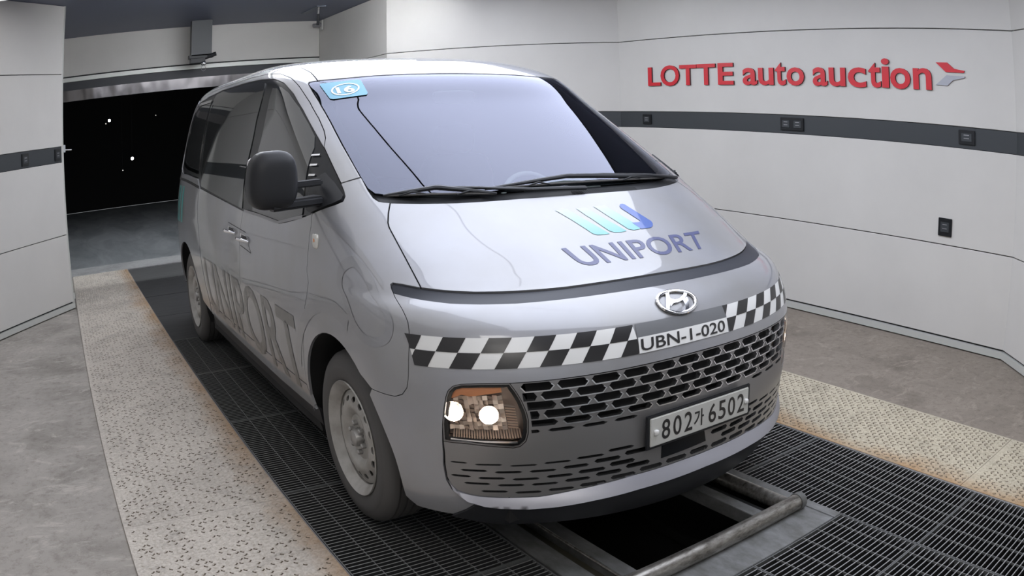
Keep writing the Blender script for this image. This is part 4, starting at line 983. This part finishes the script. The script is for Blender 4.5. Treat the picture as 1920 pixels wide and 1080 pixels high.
ub = poly_decal('fleet_number', [(-.216,.738),(.207,.738),(.187,.635),(-.233,.635)], M['tape_grey'], VAN, .002)
poly_decal('number_field', [(-.222,.690),(.197,.690),(.187,.636),(-.232,.636)], M['white'], ub, .003)
v, f = text_geom('UBN-1-020', 1., .012); lo, hi = v.min(0), v.max(0)
decal('number_text', v, f, lambda x, y: (-.214+(x-lo[0])/(hi[0]-lo[0])*.394-.010*(1-(y-lo[1])/(hi[1]-lo[1])), .6425+(y-lo[1])/(hi[1]-lo[1])*.041), M['tape_black'], ub, .0045)
# hood lettering and logo
v, f = text_geom('UNIPORT', 1., .014); lo, hi = v.min(0), v.max(0)
def hood_map(x, y):
    s, t = (x-lo[0])/(hi[0]-lo[0]), (y-lo[1])/(hi[1]-lo[1]); return (-.205+s*.615)+t*(-.025+.075*s), 1.075+t*.112
tag(decal('hood_lettering', v, f, hood_map, M['navy'], VAN, .0016), 'slate blue capital lettering')
def stripe(pts, w): 
    L_, R_ = [], []
    for i, p in enumerate(pts):
        a, b = np.array(pts[max(0, i-1)]), np.array(pts[min(len(pts)-1, i+1)]); t = (b-a)/np.linalg.norm(b-a); n = np.array([-t[1], t[0]]); ww = w[i] if isinstance(w, list) else w
        L_.append(tuple(np.array(p)+n*ww)); R_.append(tuple(np.array(p)-n*ww))
    return L_+R_[::-1]
# picks of the logo outline on the hood, teal bars then the blue hook
lg = LOGO
root = None
for k, q in enumerate(lg['bars']):
    o = poly_decal('logo_bar', q, M['aqua'], VAN if root is None else root, .0016)
    if root is None: root = o; o.name = 'logo'; tag(o, 'teal and blue stripe logo')
poly_decal('logo_hook', lg['hook'], M['blue'], root, .0020)
# side lettering in darker film; ring and sweeping stripes in mid silver
v, f = text_geom('UNIPORT', 1., .016); lo2, hi2 = v.min(0), v.max(0)
for s in (0, 1):
    def side_map(x, y, s=s):
        a, b = (x-lo2[0])/(hi2[0]-lo2[0]), (y-lo2[1])/(hi2[1]-lo2[1])
        if not s: return -(3.36-a*1.53)-(b-1)*0.06*0, .250+b*.365
        return (1.83+a*1.53), .250+b*.365
    decal('side_lettering', v, f, side_map, M['side_film'], VAN, .0016, .05)
    mg = -1 if s else 1
    c = np.array([(-.98,1.205),(-1.10,1.13),(-1.19,1.0),(-1.245,.88),(-1.285,.76),(-1.25,.70),(-1.16,.678),(-1.06,.70),(-1.0,.76),(-.96,.86),(-.935,.98),(-.928,1.10),(-.945,1.18)])
    cin = c.mean(0)+(c-c.mean(0))*np.array([.72, .80])+np.array([0, -.012])
    panel('side_ring', catmull(c), M['side_mid'], VAN, holes=[catmull(cin)], off=.0014, depth=0, inset=0, grid=.03, step=.02, mirror=bool(s))
    panel('side_stripe', [(-1.10,1.455),(-1.01,1.470),(-.965,1.40),(-.93,1.32),(-.912,1.24),(-.90,1.14),(-.892,1.08),(-.905,1.02),(-.918,1.12),(-.935,1.20),(-.962,1.28),(-1.0,1.36),(-1.05,1.42)], M['side_mid'], VAN, off=.0014, depth=0, inset=0, grid=.03, step=.02, mirror=bool(s))
    for r0, r1 in ((.50, .56),):
        P1 = [yz2u(r1*math.cos(t), .36+r1*math.sin(t)) for t in np.linspace(1.9, .35, 18)]; P2 = [yz2u(r0*math.cos(t), .36+r0*math.sin(t)) for t in np.linspace(1.9, .35, 18)]
        panel('arch_stripe', P1+P2[::-1], M['side_mid'], VAN, off=.0014, depth=0, inset=0, grid=.03, step=.03, mirror=bool(s))
    for k in range(3):
        u = -3.985-k*.042
        panel('teal_stripe', [(u,1.42),(u-.022,1.42),(u-.03,.80-.0*k),(u-.008,.80)], M['teal'], VAN, off=.0014, depth=0, inset=0, grid=.03, step=.03, mirror=bool(s))
# windshield sticker
stk = [(-.738,2.560),(-.730,2.573),(-.60,2.588),(-.535,2.597),(-.522,2.588),(-.523,2.455),(-.533,2.437),(-.700,2.412),(-.715,2.420)]
so = poly_decal('number_sticker', stk, M['sticker'], VAN, .002); tag(so, 'light blue sticker with a circled 16')
cc = (-.622, 2.498)
el = [(cc[0]+.074*math.cos(t), cc[1]+.055*math.sin(t)+.02*math.cos(t)) for t in np.linspace(0, 2*PI, 29)[:-1]]; el2 = [(cc[0]+(p[0]-cc[0])*.88, cc[1]+(p[1]-cc[1])*.85) for p in el]
panel('sticker_ring', el, M['white'], so, holes=[el2], off=.004, depth=0, inset=0, grid=.03, step=.015)
v, f = text_geom('16', 1., .035); lo3, hi3 = v.min(0), v.max(0)
decal('sticker_number', v, f, lambda x, y: (cc[0]-.047+(x-lo3[0])/(hi3[0]-lo3[0])*.090, cc[1]-.036+(y-lo3[1])/(hi3[1]-lo3[1])*.062+(x-lo3[0])/(hi3[0]-lo3[0])*.012-.006), M['white'], so, .004, .02)
# emblem: chrome ring with the slanted letter inside
def em(x, y): return (x, .7925+y)
ring = [em(.083*math.cos(t), .050*math.sin(t)) for t in np.linspace(0, 2*PI, 41)]
er = surf_tube('emblem', ring, .006, .0075, M['chrome'], VAN, .8); tag(er, 'chrome oval emblem with a slanted letter')
def emc(pts): return [(.000407*(x-567)-.000317*(y-335), .7925-.0000856*(x-567)-.00044*(y-335)) for x, y in pts]
for q in ([(450,242),(488,236),(487,300),(500,325),(502,360),(490,395),(492,430),(460,414)], [(500,320),(545,330),(590,316),(625,282),(640,238),(670,242),(662,285),(625,328),(575,350),(530,358),(502,388)], [(622,330),(662,300),(680,330),(692,418),(655,430),(645,370)]):
    panel('emblem_stroke', emc(q), M['chrome'], er, off=.009, depth=.009, inset=0, grid=.01, step=.01)
# number plate
pl = empty('number_plate', (0, -.938, .523), VAN); pl.rotation_euler = (math.radians(-3), 0, 0)
tag(pl, 'white number plate in a black frame')
box('plate_frame', (-.270, -.004, -.062), (.270, .006, .062), M['black'], pl, .003)
box('plate_board', (-.257, -.009, -.0515), (.257, -.002, .0515), mat('plate_white', (.60, .60, .575), .35), pl, .003)
box('plate_bracket', (-.20, .005, -.05), (.20, .03, .05), M['black'], pl)
def flat_text(s, x0, x1, z0, z1, name, off=.010, bold=.010):
    v, f = text_geom(s, 1., bold); a, b = v.min(0), v.max(0)
    P = [(x0+(p[0]-a[0])/(b[0]-a[0])*(x1-x0), -off, z0+(p[1]-a[1])/(b[1]-a[1])*(z1-z0)) for p in v]
    return mesh_obj(name, P, f, M['tape_black'], pl)
for ch, x in zip('802', (-.205, -.150, -.095)): flat_text(ch, x, x+.040, -.036, .036, 'plate_character')
flat_text('가', -.046, .004, -.032, .032, 'plate_character', bold=0.02)
for ch, x in zip('6502', (.030, .083, .136, .189)): flat_text(ch, x, x+.040, -.036, .036, 'plate_character')
for x in (-.228, .243): superq('plate_bolt', (x-.006, -.014, .0), (.010, .009, .010), .6, 1, M['white'], pl, 12, 8)
# black sensor block under the plate
panel('radar_cover', [(-.185,.252),(-.178,.313),(.020,.320),(.030,.262)], M['gloss_black'], VAN, off=.004, depth=.02, inset=0, grid=.03)
# side marker, door handles
mk = empty('side_marker', tuple(P3(-1.257, 1.252, 0)), VAN); 
superq('marker_lens', (0, 0, 0), (.010, .030, .030), .5, .5, mat('marker_clear', (.75, .74, .70), .12, .3), mk, 18, 12)
superq('marker_bulb', (-.008, -.004, .004), (.004, .010, .008), .8, .8, M['amber'], mk, 10, 8)
for s in (0, 1):
    sgn = -1 if not s else 1
    for u, v, d in ((-2.33, 1.030, 1), (-2.575, 1.058, -1)):
        uu = -u if s else u
        rec = panel('handle_cup', [(u-.072, v-.034),(u-.080, v),(u-.06, v+.040),(u+.06, v+.034),(u+.078, v),(u+.07, v-.03)], M['chrome'], VAN, off=.0012, depth=0, inset=0, grid=.03, mirror=bool(s))
        panel('handle_recess', [(u-.05, v-.004),(u-.045, v+.03),(u+.045, v+.028),(u+.05, v-.004)], M['gloss_black'], rec, off=.002, depth=0, inset=0, grid=.03, mirror=bool(s))
        surf_tube('door_handle', [(uu-.095, v-.010), (uu-.06, v-.004), (uu, v-.001), (uu+.06, v-.006), (uu+.095, v-.014)], [.004, .026, .036, .026, .004], [.008, .013, .014, .013, .008], M['chrome'], rec, .75)
ribbon('handle_outline', [[(-2.28,1.10),(-2.62,1.135)], [(-2.45,.90),(-2.28,.86)], [(-2.28,.86),(-2.27,1.0)]], .004, .0006, M['black_soft'], VAN)
# door mirrors: the left one folded out, the other folded back against its door
for s in (0, 1):
    k = 1 if not s else -1
    mo = empty('door_mirror', (-.945*k, .24, 1.285), VAN)
    tag(mo, 'large black door mirror' if not s else 'black door mirror folded back')
    def shp(p, k=k):
        x, y, z = p; x *= 1-.12*max(0, z)/.11*(1 if x*k < 0 else .3); return (x, y, z)
    c = (-.205*k, -.08, .087) if not s else (.060, .66, .09)
    sh_ = superq('mirror_shell', (0, 0, 0), (.100, .068, .112), .62, .55, M['black'], mo, 36, 24, shp); sh_.location = c
    mg_ = superq('mirror_glass', (0, .055, 0), (.084, .012, .092), .3, .5, M['chrome'], mo, 24, 12); mg_.location = c
    if s: sh_.rotation_euler = mg_.rotation_euler = (0, 0, math.radians(82))
    bm = bmesh.new()
    P = [(-.22, -.13), (-.10, -.095), (.02, -.06), (.02, .05), (-.10, -.02), (-.22, -.05)] if not s else [(-.02, -.03), (.05, -.03), (.09, .62), (.02, .62)]
    add_prism(bm, P, -.032, .006); bmesh.ops.recalc_face_normals(bm, faces=bm.faces[:]); bmesh.ops.bevel(bm, geom=bm.edges[:], offset=.010, segments=3, affect='EDGES'); bm_obj('mirror_arm', bm, M['black'], mo, True)
    if not s:
        bm = bmesh.new(); add_prism(bm, [(-.12, -.09), (.02, -.05), (.02, .03), (-.12, -.03)], .045, .070); bmesh.ops.recalc_face_normals(bm, faces=bm.faces[:]); bmesh.ops.bevel(bm, geom=bm.edges[:], offset=.006, segments=2, affect='EDGES'); bm_obj('mirror_arm', bm, M['black'], mo, True)
    panel('mirror_foot', [(-.862,1.605),(-.875,1.70),(-.90,1.78),(-1.0,1.72),(-1.10,1.60),(-1.20,1.48),(-1.158,1.463),(-1.024,1.512),(-.93,1.548),(-.882,1.573)], M['black'], VAN, off=.008, depth=.014, inset=.002, grid=.03, step=.02, mirror=bool(s))

# ------------------------------------------------------------------ wheels
def lathe(prof, seg=64, axis_x=1):
    V, F = [], []; n = len(prof)
    for i in range(seg):
        t = 2*PI*i/seg
        for x, r in prof: V.append((x*axis_x, r*math.cos(t), r*math.sin(t)))
    for i in range(seg):
        for j in range(n-1): F.append((i*n+j, ((i+1) % seg)*n+j, ((i+1) % seg)*n+j+1, i*n+j+1))
    return V, F
def lathe_obj(name, prof, m, par, seg=64, ax=1):
    V, F = lathe(prof, seg, ax); bm = bmesh.new(); me = bpy.data.meshes.new(name); me.from_pydata(V, [], F); bm.from_mesh(me); bpy.data.meshes.remove(me); bmesh.ops.recalc_face_normals(bm, faces=bm.faces[:]); return bm_obj(name, bm, m, par, True)
def wheel(side, y):
    s = side; w = empty('wheel', (.848*s, y, .353), VAN)     # x grows outwards when ax = s
    R = .353
    prof = [(-.095, .225), (-.105, .25), (-.108, .29), (-.100, .325), (-.080, .345)]
    for gx in (-.05, -.015, .02, .055): prof += [(gx-.012, R-.001), (gx-.006, R-.001), (gx-.004, R-.009), (gx+.002, R-.009), (gx+.004, R-.001)]
    prof += [(.078, .347), (.094, .333), (.104, .312), (.1055, .304), (.108, .300), (.1085, .280), (.1075, .274), (.106, .255), (.100, .238), (.094, .230), (.088, .222)]
    lathe_obj('tyre', prof, M['rubber'], w, 72, s)
    rim = lathe_obj('rim', [(.070, .196), (.086, .210), (.097, .220), (.104, .229), (.108, .2335), (.1035, .236), (.094, .232)] , M['wheel'], w, 72, s)
    lathe_obj('rim_barrel', [(.070, .196), (.052, .196), (.040, .186), (.020, .183), (-.09, .183), (-.10, .22)], M['wheel'], w, 60, s)
    # pressed disc with oval ventilation holes
    NH = 16; prof_r = [(0, .052), (.035, .052), (.040, .066), (.070, .068), (.092, .064), (.105, .074), (.120, .084), (.135, .086), (.160, .080), (.178, .070), (.196, .062)]
    pr = np.array(prof_r); zf = lambda r: float(np.interp(r, pr[:, 0], pr[:, 1]))
    loops = [[(.192*math.cos(t), .192*math.sin(t)) for t in np.linspace(0, 2*PI, 97)[:-1]]]
    for k in range(NH):
        a = 2*PI*k/NH; c = np.array([math.cos(a), math.sin(a)])*.160; ra, ta = np.array([math.cos(a), math.sin(a)]), np.array([-math.sin(a), math.cos(a)])
        loops.append([tuple(c+ra*.0115*math.cos(t)+ta*.0165*math.sin(t)) for t in np.linspace(0, 2*PI, 15)[:-1]])
    V, E = [], []
    for lp in loops: b = len(V); V += lp; E += [(b+i, b+(i+1) % len(lp)) for i in range(len(lp))]
    for r in (.0, .036, .04, .055, .07, .082, .092, .098, .105, .112, .12, .128, .135, .142, .183):
        n = max(1, int(2*PI*r/.016)); V += [(r*math.cos(2*PI*i/n), r*math.sin(2*PI*i/n)) for i in range(n)]
    v2, _, f2, _, _, _ = delaunay_2d_cdt([Vector(p) for p in V], E, [], 0, 1e-7); v2 = np.array([tuple(p) for p in v2]); f2 = np.array([f for f in f2 if len(f) == 3]); c = v2[f2].mean(1); kk = inpoly(c, loops[0])
    for lp in loops[1:]: kk &= ~inpoly(c, lp)
    f2 = f2[kk]; bm = bmesh.new(); vs = [bm.verts.new((s*zf(math.hypot(*p)), p[0], p[1])) for p in v2]
    for q in f2:
        try: bm.faces.new([vs[i] for i in q])
        except ValueError: pass
    bmesh.ops.delete(bm, geom=[x for x in bm.verts if not x.link_faces], context='VERTS')
    r = bmesh.ops.extrude_face_region(bm, geom=bm.faces[:])
    for x in r['geom']:
        if isinstance(x, bmesh.types.BMVert): x.co.x -= s*.006
    bmesh.ops.recalc_face_normals(bm, faces=bm.faces[:]); disc = bm_obj('wheel_disc', bm, M['wheel'], w, True)
    lathe_obj('hub_cap', [(.098, 0), (.098, .022), (.094, .032), (.080, .037), (.05, .038)], M['satin_dull'], w, 32, s)
    for k in range(6):
        a = 2*PI*k/6+.3; cy, cz = .060*math.cos(a), .060*math.sin(a); bm = bmesh.new()
        add_tube(bm, [(.062*s, cy, cz), (.084*s, cy, cz), (.088*s, cy, cz)], [.0115, .0110, .007], 6); bmesh.ops.recalc_face_normals(bm, faces=bm.faces[:]); bm_obj('lug_nut', bm, M['satin_dull'], w)
    lathe_obj('brake_disc', [(.0, .05), (.012, .05), (.012, .155), (-.012, .155)], M['steel_dull'], w, 40, s)
    for k in (0, 1):
        pass
    return w
wheel(-1, 0.); wheel(-1, 3.273); wheel(1, 0.); wheel(1, 3.273)
# wheel arch liners
for s in (-1, 1):
    for y in (0., 3.273):
        V, F = [], []; n = 22
        for i in range(n+1):
            t = -.25+(PI+.5)*i/n
            yy, zz = y+.448*math.cos(t), .345+.448*math.sin(t); q = yz2u(yy, max(zz, .19), s); x0 = abs(float(P3(q[0], q[1], -.011)[0]))
            for x in (x0, .60): V.append((x*s, yy, zz))
        for i in range(n): F.append((2*i, 2*i+1, 2*i+3, 2*i+2))
        b = len(V); V.append((.60*s, y, .30)); F += [(b, 2*i+1, 2*i+3) for i in range(n)]
        mesh_obj('arch_liner', V, F, M['black_soft'], VAN, True)
# underbody, cabin
bm = bmesh.new(); add_box(bm, (-.70, -.75, .24), (.70, 4.15, .34)); add_box(bm, (-.90, .50, .20), (.90, 2.80, .33)); bm_obj('underbody', bm, M['black_soft'], VAN)
box('firewall', (-.74, -.12, .34), (.74, -.06, 1.14), M['black_soft'], VAN)
panel('cabin_lining', [(-.86,1.2),(-4.7,1.2),(-4.7,3.25),(-.95,3.20),(-.84,2.75),(-.83,2.3),(-.84,1.9)], M['interior'], VAN, off=-.035, depth=0, inset=0, grid=.1, step=.08)
panel('cabin_lining', [(-.86,1.2),(-4.7,1.2),(-4.7,3.25),(-.95,3.20),(-.84,2.75),(-.83,2.3),(-.84,1.9)], M['interior'], VAN, off=-.035, depth=0, inset=0, grid=.1, step=.08, mirror=True)
box('cabin_floor', (-.85, -.05, .40), (.85, 4.1, .44), M['interior'], VAN)
dash = empty('dashboard', (0, 0, 0), VAN)
bm = bmesh.new(); add_box(bm, (-.76, .02, .95), (.76, .50, 1.19)); bmesh.ops.bevel(bm, geom=bm.edges[:], offset=.04, segments=3, affect='EDGES'); bm_obj('dash_top', bm, M['interior'], dash, True)
superq('instrument_hood', (.40, .42, 1.20), (.20, .12, .07), .5, .7, M['interior'], dash)
mesh_obj('paper_sheet', [(.28, .02, 1.225), (.30, -.03, 1.215), (.68, .03, 1.215), (.60, .07, 1.228)], [(0, 1, 2, 3)], M['paper'], dash)
st = empty('steering_wheel', (.40, .66, 1.10), VAN); st.rotation_euler = (math.radians(-28), 0, 0)
tube('wheel_rim', [(.19*math.cos(t), 0, .19*math.sin(t)) for t in np.linspace(0, 2*PI, 33)], .015, M['interior'], st); superq('airbag_boss', (0, 0, 0), (.08, .03, .07), .6, .6, M['interior'], st)
for a in (0, PI, -PI/2): tube('wheel_spoke', [(.05*math.cos(a), 0, .05*math.sin(a)), (.18*math.cos(a), 0, .18*math.sin(a))], .014, M['interior'], st)
for x in (-.42, .42):
    se = empty('front_seat', (x, 1.25, .45), VAN)
    superq('seat_cushion', (0, 0, .18), (.25, .27, .10), .4, .4, M['seat'], se); superq('seat_back', (0, .27, .55), (.24, .08, .36), .4, .4, M['seat'], se); superq('headrest', (0, .30, 1.0), (.13, .06, .09), .5, .5, M['seat'], se)
im = empty('rear_view_mirror', (0, .78, 1.68), VAN); superq('mirror_body', (0, 0, 0), (.12, .02, .035), .4, .5, M['black'], im)
# turn the van root nowhere: it stands square on the gratings
